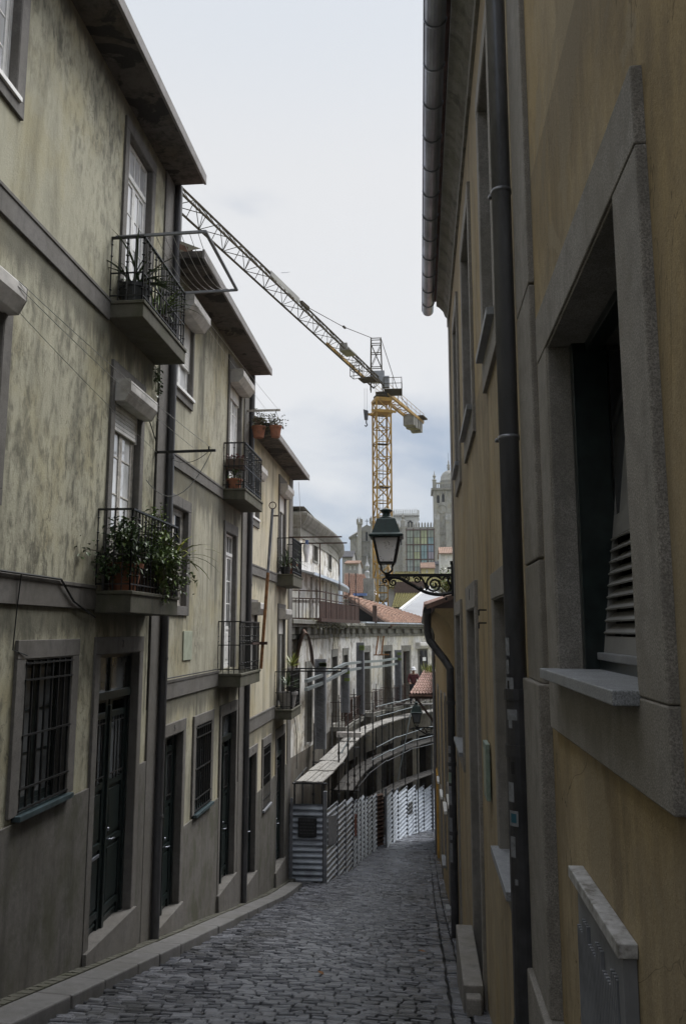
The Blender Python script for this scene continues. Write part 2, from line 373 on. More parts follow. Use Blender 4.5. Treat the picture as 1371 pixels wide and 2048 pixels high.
# ================================================================ generic building components
def tile_patch(name, P00, P10, P11, P01, mat, parent, nu=30, rows=14, amp=.035, thick=.06):
    """tiled roof: P00-P10 is the eave, P01-P11 the ridge; rolls run from eave to ridge"""
    P00, P10, P11, P01 = map(Vector, (P00, P10, P11, P01))
    nrm = (P10-P00).cross(P01-P00).normalized()
    if nrm.z < 0: nrm = -nrm
    mb = MB(); K = 6; cols = nu*K+1
    rnd = random.Random(nu*31+rows)
    grid = []
    for r in range(rows):
        for e in (0, 1):
            v = (r+e)/rows
            row = []
            for c in range(cols):
                u = c/(nu*K); ph = 2*pi*c/K
                p = (P00*(1-u)+P10*u)*(1-v)+(P01*(1-u)+P11*u)*v
                h = amp*abs(math.sin(ph/2))*1.6 + (.028 if e == 0 else 0.0) + rnd.uniform(-.005,.005)
                row.append(mb.add([p+nrm*h]))
            grid.append(row)
    for a, b in zip(grid, grid[1:]):
        for c in range(cols-1): mb.face(a[c], a[c+1], b[c+1], b[c])
    # underside and edges
    D = nrm*(-thick)
    mb.quad(P00+D, P01+D, P11+D, P10+D)
    for a, b in ((P00,P10),(P10,P11),(P11,P01),(P01,P00)): mb.quad(a+D, b+D, b+nrm*.02, a+nrm*.02)
    return mb.build(name, mat, parent)

class House:
    def __init__(s, name, label, cat, X0, sgn, y0, y1, group=None):
        s.X0, s.s, s.y0, s.y1 = X0, sgn, y0, y1
        s.root = thing(name, label, cat, (X0, max(y0, 1.0), sz(max(y0,1.0))), group)
        s.ops = []
    def M(s, u, z, d): return (s.X0 + s.s*d, u, z)
    def mb(s): return MB()
    def box(s, name, mat, u0, u1, z0, z1, d0, d1, parent=None, bevel=.006):
        m = MB(); m.mbox(s.M, u0, u1, z0, z1, d0, d1); return m.build(name, mat, parent or s.root, bevel=bevel)
    def shell(s, mat, zb, zt, depth=7.5, reveal=.3):
        m = MB(); Mp = s.M
        us = [s.y0 + (s.y1-s.y0)*k/12 for k in range(13)]
        m.wall(Mp, us, [zb, zt], s.ops, reveal)
        for u in (s.y0, s.y1): m.quad(Mp(u,zb,0), Mp(u,zt,0), Mp(u,zt,-depth), Mp(u,zb,-depth))
        m.quad(Mp(s.y0,zb,-depth), Mp(s.y1,zb,-depth), Mp(s.y1,zt,-depth), Mp(s.y0,zt,-depth))
        return m.build('wall', mat, s.root)
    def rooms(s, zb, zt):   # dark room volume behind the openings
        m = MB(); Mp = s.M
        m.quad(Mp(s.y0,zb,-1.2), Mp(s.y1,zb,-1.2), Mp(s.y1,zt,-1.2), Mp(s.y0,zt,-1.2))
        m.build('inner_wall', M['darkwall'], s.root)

def surround_mesh(h, op, wf, lint, bot=None, prot=.035, jambfoot=None):
    u0,u1,z0,z1 = op; m = MB(); Mp = h.M
    m.mbox(Mp, u0-wf, u1+wf, z1, z1+lint, -.02, prot)
    zb = jambfoot if jambfoot is not None else z0
    m.mbox(Mp, u0-wf, u0, zb, z1-.001, -.02, prot-.003); m.mbox(Mp, u1, u1+wf, zb, z1-.001, -.02, prot-.003)
    if bot: m.mbox(Mp, u0-wf, u1+wf, z0-bot, z0-.002, -.02, prot-.001)
    ln = .012      # stone lining of the reveals
    m.mbox(Mp, u0, u0+ln, zb, z1-.001, -.31, prot-.006); m.mbox(Mp, u1-ln, u1, zb, z1-.001, -.31, prot-.006)
    m.mbox(Mp, u0+ln, u1-ln, z1-ln, z1-.001, -.31, prot-.006)
    return m
def casement(h, op, rec, fw=.055, cols=2, rows=3, leaves=2, transom=None, panel=0.0, dep=.05):
    """returns (frame MB, pane MB): frame bars, leaf stiles, glazing bars; lower solid panel of height `panel`"""
    u0,u1,z0,z1 = op; f = MB(); p = MB(); Mp = h.M; d1 = -rec; d0 = d1-dep
    f.mbox(Mp,u0,u0+fw,z0,z1,d0,d1); f.mbox(Mp,u1-fw,u1,z0,z1,d0,d1)
    f.mbox(Mp,u0+fw,u1-fw,z1-fw,z1,d0,d1); f.mbox(Mp,u0+fw,u1-fw,z0,z0+fw,d0,d1)
    zt = z1-fw
    if transom:
        zt = z1-transom
        f.mbox(Mp,u0+fw,u1-fw,zt-.03,zt+.04,d0,d1+.015)
        n = cols*leaves
        for k in range(1,n):
            uu = u0+fw+(u1-u0-2*fw)*k/n; f.mbox(Mp,uu-.012,uu+.012,zt+.04,z1-fw,d0+.01,d1-.01)
        p.mbox(Mp,u0+fw,u1-fw,zt+.04,z1-fw,d0+.012,d0+.022)
        zt -= .03
    W = (u1-u0-2*fw)/leaves
    for L in range(leaves):
        a = u0+fw+W*L+.003; b = u0+fw+W*(L+1)-.003; e = d1-.008; g = d0+.004; sw = .05
        f.mbox(Mp,a,a+sw,z0+fw,zt,g,e); f.mbox(Mp,b-sw,b,z0+fw,zt,g,e)
        f.mbox(Mp,a+sw,b-sw,zt-sw,zt,g,e); f.mbox(Mp,a+sw,b-sw,z0+fw,z0+fw+sw,g,e)
        zg = z0+fw+sw
        if panel:
            f.mbox(Mp,a+sw,b-sw,zg,z0+panel,g+.01,e-.016); f.mbox(Mp,a+sw,b-sw,z0+panel,z0+panel+.07,g,e)
            f.mbox(Mp,a+sw+.05,b-sw-.05,zg+.06,z0+panel-.06,g+.01,e-.004)
            zg = z0+panel+.07
        for k in range(1,cols):
            uu = a+sw+(b-a-2*sw)*k/cols; f.mbox(Mp,uu-.011,uu+.011,zg,zt-sw,g+.005,e-.006)
        for k in range(1,rows):
            zz = zg+(zt-sw-zg)*k/rows; f.mbox(Mp,a+sw,b-sw,zz-.011,zz+.011,g+.006,e-.007)
        p.mbox(Mp,a+sw,b-sw,zg,zt-sw,g+.012,g+.022)
    return f, p
def shutter_box(h, parent, u0, u1, zt, dep=.22, hh=.27, mat='pvcd'):
    m = MB(); Mp = h.M; prof = [(0,zt-hh),(dep*.66,zt-hh),(dep,zt-hh*.52),(dep,zt-.02),(dep-.02,zt),(0,zt)]
    a = m.add([Mp(u0,z,d) for d,z in prof]); b = m.add([Mp(u1,z,d) for d,z in prof]); n = len(prof)
    m.face(*[a+k for k in range(n)]); m.face(*[b+k for k in range(n)][::-1])
    for k in range(n): m.face(a+k, a+(k+1)%n, b+(k+1)%n, b+k)
    return m.build('shutter_box', M[mat], parent, bevel=.006)
def roller(h, parent, u0, u1, z0, z1, d=.0, mat='pvc'):
    m = MB(); Mp = h.M; n = max(2, int((z1-z0)/.05)); st = (z1-z0)/n
    for k in range(n):
        a = z0+st*k; m.mbox(Mp,u0,u1,a+.004,a+st-.004,d-.012,d+.008); m.mbox(Mp,u0,u1,a-.004,a+.004,d-.012,d-.004)
    m.mbox(Mp,u0-.03,u0,z0-.02,z1,d-.02,d+.014); m.mbox(Mp,u1,u1+.03,z0-.02,z1,d-.02,d+.014)
    return m.build('roller_shutter', M[mat], parent)
def grille(h, parent, op, d=.03, nv=7, hz=(.03,.16,.5,.86,.97), r=.011, mat='iron'):
    u0,u1,z0,z1 = op; m = MB(); Mp = h.M
    for k in range(nv):
        u = u0+.03+(u1-u0-.06)*k/(nv-1); m.bar(Mp(u,z0+.02,d-.012),Mp(u,z1-.02,d-.012),r*1.9)
    for t in hz:
        z = z0+(z1-z0)*t; m.bar(Mp(u0-.005,z,d+.004),Mp(u1+.005,z,d+.004),r*2.2,r*1.6)
    return m.build('security_grille', M[mat], parent)
def window(h, op, surround=.17, lint=.17, bot=.14, frame='white', pane='glass', rec=.06, cols=1, rows=3, leaves=2, transom=None,
           panel=0, sill=None, sillmat='sill', box=None, shut=None, gr=None, name='window', smat='gran', label=None, boxmat='pvcd'):
    h.ops.append(op)
    f, p = casement(h, op, rec, cols=cols, rows=rows, leaves=leaves, transom=transom, panel=panel)
    w = f.build(name, M[frame], h.root, bevel=.003)
    if label: w['label'] = label
    p.build('pane', M[pane], w)
    surround_mesh(h, op, surround, lint, bot).build('stone_surround', M[smat], w, bevel=.008)
    u0,u1,z0,z1 = op
    if sill:
        m = MB(); m.mbox(h.M,u0-.06,u1+.06,z0-.045,z0+.007,-rec-.04,sill); m.build('sill', M[sillmat], w, bevel=.005)
    if shut is not None: roller(h, w, u0+.035, u1-.035, shut, z1-.02, -.04)
    if box: shutter_box(h, w, u0-.04, u1+.05, z1+.06, dep=box, mat=boxmat)
    if gr: grille(h, w, op, **gr)
    return w
def door(h, op, surround=.16, lint=.18, transom=.55, rec=.10, number=None, smat='gran', bars=True, slope=False, foot=None):
    """two-leaf dark green street door with transom light, barred upper lights, panels, handle and letter slot"""
    h.ops.append((op[0],op[1],op[2]-.9,op[3]))
    u0,u1,z0,z1 = op; f = MB(); p = MB(); Mp = h.M; d1 = -rec; d0 = d1-.06; fw = .06
    f.mbox(Mp,u0,u0+fw,z0,z1,d0,d1+.02); f.mbox(Mp,u1-fw,u1,z0,z1,d0,d1+.02); f.mbox(Mp,u0+fw,u1-fw,z1-fw,z1,d0,d1+.02)
    zt = z1-fw; um = (u0+u1)/2
    if transom:
        zt = z1-transom; f.mbox(Mp,u0+fw,u1-fw,zt-.05,zt+.05,d0,d1+.05)
        f.mbox(Mp,um-.03,um+.03,zt+.05,z1-fw,d0,d1); p.mbox(Mp,u0+fw,u1-fw,zt+.05,z1-fw,d0+.015,d0+.03)
        zt -= .05
    H = zt-z0
    gl = MB(); zd0 = z0-.5
    for L in range(2):
        a = u0+fw if L == 0 else um+.025; b = um-.025 if L == 0 else u1-fw; sw = .085; e = d1-.005
        f.mbox(Mp,a,a+sw,zd0,zt,d0,e); f.mbox(Mp,b-sw,b,zd0,zt,d0,e)
        cuts = [(-.5/H,.07),(.07,.36),(.36,.62),(.62,.93)]
        for (ca,cb) in cuts:
            za, zb = z0+ca*H, z0+cb*H
            f.mbox(Mp,a+sw,b-sw,zb-.05,zb+.03,d0,e-.001)
            if ca < .6:
                f.mbox(Mp,a+sw,b-sw,za,zb,d0,e-.03); f.mbox(Mp,a+sw+.035,b-sw-.035,max(za,z0)+.07,zb-.1,d0,e-.008)
            else:
                p.mbox(Mp,a+sw,b-sw,za,zb,d0+.012,d0+.02)
                if bars:
                    for k in range(1,4):
                        u = a+sw+(b-a-2*sw)*k/4; gl.bar(Mp(u,za+.02,e+.003),Mp(u,zb-.04,e+.003),.014)
                    for t in (.12,.88): gl.bar(Mp(a+sw-.01,za+(zb-za)*t,e+.012),Mp(b-sw+.01,za+(zb-za)*t,e+.012),.014)
        f.mbox(Mp,a+sw,b-sw,zt-.04,zt,d0,e-.002)
    f.mbox(Mp,um-.03,um+.03,zd0,zt-.08,d0,d1+.025)       # cover strip
    w = f.build('door', M['green'], h.root, bevel=.004)
    p.build('pane', M['glassg'], w)
    if bars: gl.build('window_bars', M['iron'], w)
    k = MB(); zz = z0+.37*H; k.tube([Mp(um+.07,zz,d1), Mp(um+.07,zz,d1+.06)], .012, 8); k.tube([Mp(um+.07,zz,d1+.06), Mp(um+.18,zz-.01,d1+.06)], .011, 8)
    k.lathe(Mp(um+.07,zz+.12,d1+.012), [(.02,-.02),(.024,0),(.02,.02)], 8)
    k.build('handle', M['zinc'], w, smooth=True)
    k = MB(); k.mbox(Mp,u0+.2,um-.14,zz-.16,zz-.12,d1-.01,d1+.006); k.build('letter_slot', M['zinc'], w, bevel=.003)
    surround_mesh(h, op, surround, lint, None, jambfoot=z0-1.2).build('stone_surround', M[smat], w, bevel=.008)
    # sloping stone threshold following the street
    m = MB(); sl = -.235
    a, b = u0-.14, u1+.12; za = z0 + (0 if not slope else .08); zb = z0 + (0 if not slope else -.12)
    m.hexa([Mp(a,za-1.0,-.24),Mp(b,zb-1.0,-.24),Mp(b,zb-1.0,.10),Mp(a,za-1.0,.10),Mp(a,za-.0,-.24),Mp(b,zb,-.24),Mp(b,zb,.07),Mp(a,za,.07)])
    m.build('threshold', M['gran'], w, bevel=.008)
    if number:
        t = number_mesh(number, h, (u0+u1)/2+.02, z1+lint*.32, lint*.42, .036); t.parent = w; t.matrix_parent_inverse = Matrix.Translation(-world_loc(w))
    return w
SEG = {'7':[(0,1,1,1),(1,1,.35,0)],'1':[(.5,0,.5,1),(.5,1,.2,.75)],'3':[(0,1,1,1),(1,1,1,0),(1,0,0,0),(1,.5,.2,.5)],'5':[(1,1,0,1),(0,1,0,.5),(0,.5,1,.5),(1,.5,1,0),(1,0,0,0)],
       '9':[(1,.5,0,.5),(0,.5,0,1),(0,1,1,1),(1,1,1,0)],'2':[(0,1,1,1),(1,1,1,.55),(1,.55,0,0),(0,0,1,0)],'8':[(0,0,1,0),(1,0,1,1),(1,1,0,1),(0,1,0,0),(0,.5,1,.5)]}
def number_mesh(txt, h, u, z, H, d):
    m = MB(); W = H*.55
    for i, ch in enumerate(txt):
        for (a,b,c,e) in SEG.get(ch, []):
            uu = u+(i-(len(txt)-1)/2)*W*1.5-W/2
            m.bar(h.M(uu+a*W,z+b*H,d), h.M(uu+c*W,z+e*H,d), H*.17, .006, up=(1,0,0))
    return m.build('house_number', M['ink'], None)
def balcony(h, u0, u1, zt, th, proj, rh, parent=None, mat='slab', mid=.45, knobs=True, nfront=None, railmat='iron'):
    Mp = h.M; m = MB()
    m.mbox(Mp,u0,u1,zt-th,zt,-.02,proj); m.mbox(Mp,u0-.015,u1+.015,zt-.035,zt+.012,-.02,proj+.018)
    b = m.build('balcony', M[mat], parent or h.root, bevel=.01)
    r = MB(); e = .03; a0, a1, D = u0+e, u1-e, proj-e; z1 = zt+rh
    cor = [(a0,0),(a0,D),(a1,D),(a1,0)]
    for (ua,da),(ub,db) in zip(cor, cor[1:]):
        r.bar(Mp(ua,z1,da),Mp(ub,z1,db),.04,.022); r.bar(Mp(ua,zt+.09,da),Mp(ub,zt+.09,db),.016)
        r.bar(Mp(ua,zt+rh*mid,da),Mp(ub,zt+rh*mid,db),.016)
        L = abs(ub-ua)+abs(db-da); n = max(2, int(round(L/.115)))
        for k in range(n+1):
            t = k/n; u = ua+(ub-ua)*t; d = da+(db-da)*t; big = (k in (0,n)) or k % 2 == 0
            r.tube([Mp(u,zt,d),Mp(u,z1,d)], .012 if big else .008, 5, False)
            if big and knobs:
                for q in (.2,.62,.72,.9):
                    zz = zt+rh*q; r.tube([Mp(u,zz-.018,d),Mp(u,zz,d),Mp(u,zz+.018,d)], [.008,.024,.008], 6, False)
    r.build('railing', M[railmat], b)
    return b
def downpipe(h, u, z0, z1, r, d, name='downpipe', mat='pipe', collars=(), shoe=None, parent=None):
    m = MB(); Mp = h.M
    m.tube([Mp(u,z0,d),Mp(u,z1,d)], r, 14)
    for z in collars: m.tube([Mp(u,z-.02,d),Mp(u,z+.02,d)], r*1.13, 14)
    o = m.build(name, M[mat], parent or h.root, smooth=False)
    return o

# ================================================================ ground, road, pavement
def road():
    m = MB(); r = random.Random(5)
    y = 4.2; row = 0
    def stone(cx, cy, w, l, z, rot, hgt):
        hw, hl = w/2, l/2; inset = min(.008, hw*.2)
        cs, sn = math.cos(rot), math.sin(rot)
        def T(a, b, zz): return (cx+a*cs-b*sn, cy+a*sn+b*cs, zz)
        jit = [(r.uniform(-.012,.012), r.uniform(-.010,.010)) for _ in range(4)]
        cor = [(-hw,-hl),(hw,-hl),(hw,hl),(-hw,hl)]
        tl = r.uniform(-.005,.005); tw = r.uniform(-.006,.007)
        lo = [T(a+j[0],b+j[1],sz(cy+b)+z-.07) for (a,b),j in zip(cor,jit)]
        md = [T(a+j[0],b+j[1],sz(cy+b)+z+hgt-.009+tl*(a/hw)+tw*(b/hl)) for (a,b),j in zip(cor,jit)]
        tp = [T((a+j[0])*(1-inset/hw),(b+j[1])*(1-inset/hl),sz(cy+b)+z+hgt+tl*(a/hw)+tw*(b/hl)) for (a,b),j in zip(cor,jit)]
        i = m.add(lo+md+tp)
        for k in range(4):
            k2 = (k+1)%4; m.face(i+k,i+k2,i+4+k2,i+4+k); m.face(i+4+k,i+4+k2,i+8+k2,i+8+k)
        m.face(i+8,i+9,i+10,i+11)
    while y < 52:
        dl = r.uniform(.092,.11) if y < 26 else .15
        xl = -3.30 if y < 22.6 else -4.6
        xr = .02 if y < 33 else min(2.5, .6+(y-33)*.4)
        x = xl + r.uniform(0,.1)
        while x < xr:
            w = r.uniform(.12,.205) if y < 26 else r.uniform(.22,.34)
            yy = y + .10*math.sin(x*1.3+y*.35) + .05*math.sin(x*3.1+row*.6)*.5 - .06*(x+1.4)
            camber = .03*(1-((x+1.6)/1.9)**2)
            lump = .018*noise.noise(Vector((x*.8,yy*.5,0)))
            stone(x+w/2, yy, w-.014, dl-.02, camber+lump, r.uniform(-.04,.04)-.05+.13*math.cos(x*1.3+y*.35)*.6, r.uniform(0,.013))
            x += w
        y += dl; row += 1
    # gutter strip by the right-hand wall: bigger setts laid along the street
    for (xa, w) in ((.05,.2),(.26,.16),(.43,.2)):
        y = 4.3 + r.uniform(0,.2)
        while y < 33:
            l = r.uniform(.2,.34); stone(xa+w/2, y+l/2, w-.018, l-.02, -.006, r.uniform(-.04,.04), r.uniform(0,.014)); y += l
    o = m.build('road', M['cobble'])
    tag(o, 'wet worn granite setts running down the steep lane', None, None, 'structure')
    # bed below the setts
    b = MB()
    ys = [-20,-8,0,4,8,12,16,20,23.5,27,30,33,36,40,43,46,50,55,60]
    for a, c in zip(ys, ys[1:]):
        b.quad((-9,a,sz(a)-.035),(9,a,sz(a)-.035),(9,c,sz(c)-.035),(-9,c,sz(c)-.035))
    tag(b.build('ground', M['soil']), 'dark soil bed showing in the joints between the setts', None, None, 'structure')
def cobble_mat():
    m, nt, b = newmat('cobble_granite')
    g = nt.nodes.new('ShaderNodeNewGeometry')
    sp = nz(nt, pos(nt), 130, 4, .8); big = nz(nt, pos(nt, (1,.6,1)), .9, 5)
    c = mix(nt, ramp(nt, g.outputs['Random Per Island'], 0, 1), (.085,.09,.105), (.26,.27,.305))
    c = mix(nt, ramp(nt, sp, .35, .7, 0, .5), c, (.055,.053,.055))
    c = mix(nt, ramp(nt, big, .45, .7, 0, .5), c, (.05,.05,.04))
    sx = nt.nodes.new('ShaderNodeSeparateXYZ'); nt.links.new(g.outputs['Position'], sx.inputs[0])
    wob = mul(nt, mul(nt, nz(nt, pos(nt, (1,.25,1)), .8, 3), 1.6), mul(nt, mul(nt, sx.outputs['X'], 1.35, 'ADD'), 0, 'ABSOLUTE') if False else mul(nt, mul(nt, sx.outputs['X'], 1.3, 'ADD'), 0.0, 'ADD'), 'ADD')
    trk_sheen = ramp(nt, mul(nt, mul(nt, wob, .8, 'SUBTRACT'), 0, 'ABSOLUTE'), .25, 1.3, .55, 0)       # wheel-polished middle, with its sheen painted in as paler bluish colour
    c = mix(nt, trk_sheen, c, (.31,.325,.36))
    nt.links.new(c, b.inputs['Base Color'])
    wet = nz(nt, pos(nt, (1,.5,1), (4,0,0)), .7, 4)
    nt.links.new(ramp(nt, wet, .35, .65, .16, .38), b.inputs['Roughness'])
    bump(nt, b, nz(nt, pos(nt), 38, 6, .7), .6, .012)
    return m
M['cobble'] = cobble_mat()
road()
# pavement: kerb stones and small paving
def pavement():
    r = random.Random(3); k = MB(); y = 3.0
    while y < 22.4:
        l = r.uniform(.75,1.25); a, b = y+.006, min(y+l, 22.6)-.006
        h0, h1 = sz(a)+.13, sz(b)+.13; xi = -3.62+r.uniform(-.01,.01); xo = -3.27+r.uniform(-.012,.012)
        k.hexa([(xi,a,h0-.35),(xo,a,h0-.35),(xo,b,h1-.35),(xi,b,h1-.35),(xi,a,h0),(xo,a,h0-.015),(xo,b,h1-.015),(xi,b,h1)])
        y += l
    tag(k.build('kerb', M['kerb'], bevel=.018), 'pale granite kerb stones edging the narrow pavement', None, None, 'structure')
    p = MB(); y = 3.0
    while y < 23.4:
        l = .16; x = -3.82 if y < 22.6 else -4.2
        while x < -3.64:
            p.hexa([(x,y+.005,sz(y)-.2),(x+.085,y+.005,sz(y)-.2),(x+.085,y+l-.005,sz(y+l)-.2),(x,y+l-.005,sz(y+l)-.2)] +
                   [(x,y+.005,sz(y)+.125+r.uniform(0,.008)),(x+.085,y+.005,sz(y)+.125),(x+.085,y+l-.005,sz(y+l)+.125),(x,y+l-.005,sz(y+l)+.125+r.uniform(0,.008))])
            x += .09
        y += l
    tag(p.build('pavement', M['granM']), 'strip of small mossy paving setts between kerb and houses', None, None, 'structure')
pavement()
# ================================================================ the three terraced houses on the left
def LO(xl, yt, xr, ytr, xb, yb):
    y0, z1 = LP(xl, yt); y1, _ = LP(xr, ytr); _, z0 = LP(xb, yb); return (y0, y1, z0, z1)
yAB = (LP(345,420)[0]+LP(318,1300)[0])/2
yBC = (LP(498,754)[0]+LP(489,1300)[0])/2
yCD = (LP(585,950)[0]+LP(579,1500)[0])/2
PROJ = .45
def left_house(label, ya, yb, zsof, zbase, plast, eave_end=0.0):
    h = House('town_house', label, 'house', LX, 1, ya, yb, 'terraced houses along the left side of the lane'); h.zs = zsof; h.zb = zbase; h.pl = plast; return h
def finish_left(h, over=.53):
    Mp = h.M; ya, yb, zs = h.y0, h.y1, h.zs
    h.shell(M[h.pl], h.zb, zs+.1); h.rooms(h.zb, zs)
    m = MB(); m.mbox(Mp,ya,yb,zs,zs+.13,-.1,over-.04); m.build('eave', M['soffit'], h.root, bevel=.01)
    m = MB(); m.mbox(Mp,ya,yb+.004,zs-.012,zs+.15,over-.04,over); m.build('fascia', M['fascia'], h.root, bevel=.008)
    n = max(6, int((yb-ya)/.22))
    t = tile_patch('roof', Mp(ya,zs+.17,over-.27), Mp(yb,zs+.17,over-.27), Mp(yb,zs+2.0,-3.6), Mp(ya,zs+2.0,-3.6), M['tile'], h.root, nu=n, rows=14)
    t2 = tile_patch('roof', Mp(ya,zs+.2,-7.8), Mp(yb,zs+.2,-7.8), Mp(yb,zs+2.0,-3.6), Mp(ya,zs+2.0,-3.6), M['tile'], h.root, nu=6, rows=6)
    for u in (ya+.003, yb-.003):
        m = MB(); i = m.add([Mp(u,zs+.1,-7.5),Mp(u,zs+.1,.0),Mp(u,zs+.16,over-.06),Mp(u,zs+1.92,-3.6),Mp(u,zs+.16,-7.5)]); m.face(i,i+1,i+2,i+3,i+4)
        m.build('gable_end', M[h.pl], h.root)
def course(h, ua, ub, zt, zbm, mat='gran'):
    m = MB(); m.mbox(h.M,ua,ub,zbm,zt,-.02,.03); m.mbox(h.M,ua,ub,zt-.03,zt+.012,-.02,.042)
    return m.build('string_course', M[mat], h.root, bevel=.006)
def pilaster(h, ua, ub, zb, zt, d=.028, mat='gran'):
    m = MB(); m.mbox(h.M,ua,ub,zb,zt,-.02,d); z = zb+1.0
    while z < zt-.4:
        z += .9
    return m.build('pilaster', M[mat], h.root, bevel=.006)
def plinth(h, ua, ub, zt, cuts, slope_to=None):
    m = MB(); u = ua
    for (a, b) in sorted(cuts)+[(ub, ub)]:
        if a > u: m.mbox(h.M,u,min(a,ub),h.zb,zt,-.02,.022)
        u = max(u, b)
    return m.build('plinth', M['base'], h.root, bevel=.006)
def tilted(z): return z

# ---- house A (nearest)
zA = (LP(348,372)[1])
A = left_house('nearest town house on the left, grey-yellow stucco with plants on both its balconies', -6.0, yAB, zA, -9.5, 'plA')
# upper window at the picture's edge and the one below it
oA1 = LO(2,60, 37,60, 2,205); oA1 = (oA1[1]-1.05, oA1[1], LP(38,203)[1], LP(62,-60)[1])
window(A, oA1, .15, .15, .17, frame='white', pane='glassc', cols=2, rows=4, sill=.06, sillmat='white')
oA4 = (LP(4,640)[0]-1.0, LP(4,640)[0], LP(4,980)[1], LP(10,585)[1])
window(A, oA4, .15, .15, .15, frame='wood_grey', pane='glassc', cols=1, rows=3, box=.2, shut=oA4[2]+.7, sill=.05)
oA2 = LO(257,264, 303,345, 241,600)
window(A, oA2, .13, .16, None, frame='white', pane='glassc', cols=2, rows=3, transom=.5, panel=.5, name='french_door')
oA3 = LO(229,770, 281,800, 218,1190)
window(A, oA3, .13, .3, None, frame='wood_grey', pane='glassc', cols=1, rows=3, transom=.3, panel=.75, name='french_door', box=.23, shut=LP(229,855)[1])
# barred ground-floor window
oA5 = LO(47,1318, 141,1313, 36,1629)
window(A, oA5, .17, .18, None, frame='green', pane='glassg', cols=2, rows=3, sill=.09, sillmat='green2', gr=dict(nv=8), rec=.1)
oA6 = LO(197,1308, 276,1304, 179,1850); oA6 = oA6[:2]+(-3.55,oA6[3])
door(A, oA6, .14, .2, transom=.52, number='7')
ysc = LP(213,610)[0]
course(A, -6, LP(217,610)[0], (LP(0,380)[1]+LP(217,592)[1])/2, (LP(0,432)[1]+LP(213,634)[1])/2)
course(A, -6, LP(188,1190)[0], (LP(0,1147)[1]+LP(180,1172)[1])/2, (LP(0,1208)[1]+LP(180,1218)[1])/2)
pilaster(A, yAB-.42, yAB, -9.4, zA)
zpA = (LP(0,1657)[1]+LP(170,1580)[1])/2
plinth(A, -6, yAB-.42, zpA, [(oA5[0]-.17, oA5[0]) , (oA5[1], oA5[1]+.17), (oA6[0]-.14,oA6[1]+.14)][2:])
# balconies
bA1 = (LP(217,603)[0], (LP(371,700,PROJ)[0]), LP(289,603,PROJ)[1])
bA2 = (LP(188,1185)[0], LP(355.5,1200,PROJ)[0], LP(264.4,1183,PROJ)[1])
BA1 = balcony(A, bA1[0], bA1[1], bA1[2], .21, PROJ, .86)
BA2 = balcony(A, bA2[0], bA2[1], bA2[2], .25, PROJ, .98)
# drying rack on the upper balcony
def rack():
    m = MB(); z = bA1[2]+.87; u0, u1 = bA1[0]+.03, bA1[1]-.03
    zr = z
    for u in (u0, u1):
        m.bar(A.M(u,zr,0.05), A.M(u,zr+.02,1.2), .035, .03)
    m.tube([A.M(u0,zr+.02,1.2), A.M(u1,zr+.02,1.2)], .024, 8)
    o = m.build('drying_rack', M['galvs'], BA1)
    w = MB()
    for k in range(6):
        d = .55+k*.11; pts = [A.M(u0+(u1-u0)*t, zr+.03-.16*4*t*(1-t)*(.6+.1*k), d) for t in [i/10 for i in range(11)]]
        w.tube(pts, .004, 4, False)
    o2 = w.build('drying_line', M['wirel'], A.root)
rack()
downpipe(A, yAB+.03, sz(yAB)+.12, zA, .062, .075, collars=[-2.6,-.4,1.2,2.6], mat='pipeL')
def cab(name, pts, r, mat, parent):
    m = MB(); m.tube(pts, r, 5, False); return m.build(name, M[mat], parent)
# cables clipped on the facade
zc = (LP(0,1147)[1]+LP(180,1172)[1])/2+.02
yy = [LP(0,1145)[0], LP(60,1150)[0], LP(112,1160)[0]]
cab('cable', [A.M(-5,zc,.06)]+[A.M(yy[2],zc,.06), A.M(LP(140,1190)[0], zc-.22,.05), A.M(LP(183,1222)[0],zc-.38,.05)], .012, 'iron', A.root)
cab('cable', [A.M(LP(32,1150)[0],zc,.055), A.M(LP(27,1230)[0],LP(27,1230)[1],.03), A.M(LP(20,1300)[0],LP(20,1300)[1],.03), A.M(LP(45,1315)[0],LP(45,1315)[1]+.02,.05)], .006, 'iron', A.root)
uc = yAB-.5
cab('cable', [A.M(uc,LP(300,835)[1],.03), A.M(uc,LP(290,1420)[1],.03)], .012, 'iron', A.root)
cab('cable', [A.M(LP(287,830)[0],LP(287,830)[1],.03), A.M(LP(296,840)[0],LP(296,840)[1]-.03,.03), A.M(uc,LP(303,880)[1],.03)], .008, 'iron', A.root)
finish_left(A)
# washing-line arm on the pilaster with its lines
ua, za_ = LP(297,896)
m = MB(); m.bar(A.M(yAB-.45,za_,.0), A.M(yAB-.45,za_+.01,.9), .03, .035); m.bar(A.M(yAB-.45,za_,.8), A.M(yAB-.45,za_+.07,.8), .02)
o = m.build('line_bracket', M['iron'], A.root)
def sag(p, q, s, n=12):
    p, q = Vector(p), Vector(q); return [p.lerp(q, t/n) - Vector((0,0,s*4*(t/n)*(1-t/n))) for t in range(n+1)]
e1 = A.M(yAB-.45,za_+.03,.86)
st1 = A.M(*LP(38,562,.2),.2)
def line(name, p, q, s, r, mat, label):
    m = MB(); m.tube(sag(p,q,s), r, 4, False); o = m.build(name, M[mat]); return tag(o, label, 'line', 'thin washing lines strung along the left houses')
line('washing_line', st1, e1, .05, .004, 'wirel', 'upper of the thin washing lines from the edge shutter box to the wall arm')
line('washing_line', A.M(*LP(36,572,.2),.2), A.M(yAB-.45,za_+.03,.6), .05, .004, 'wirel', 'thin washing line just below the uppermost one, ending mid way on the wall arm')
line('washing_line', A.M(LP(0,620)[0],LP(0,620)[1],.16), A.M(*LP(300,905),.10), .03, .0035, 'wirel', 'lowest thin washing line crossing the stucco above the barred window')
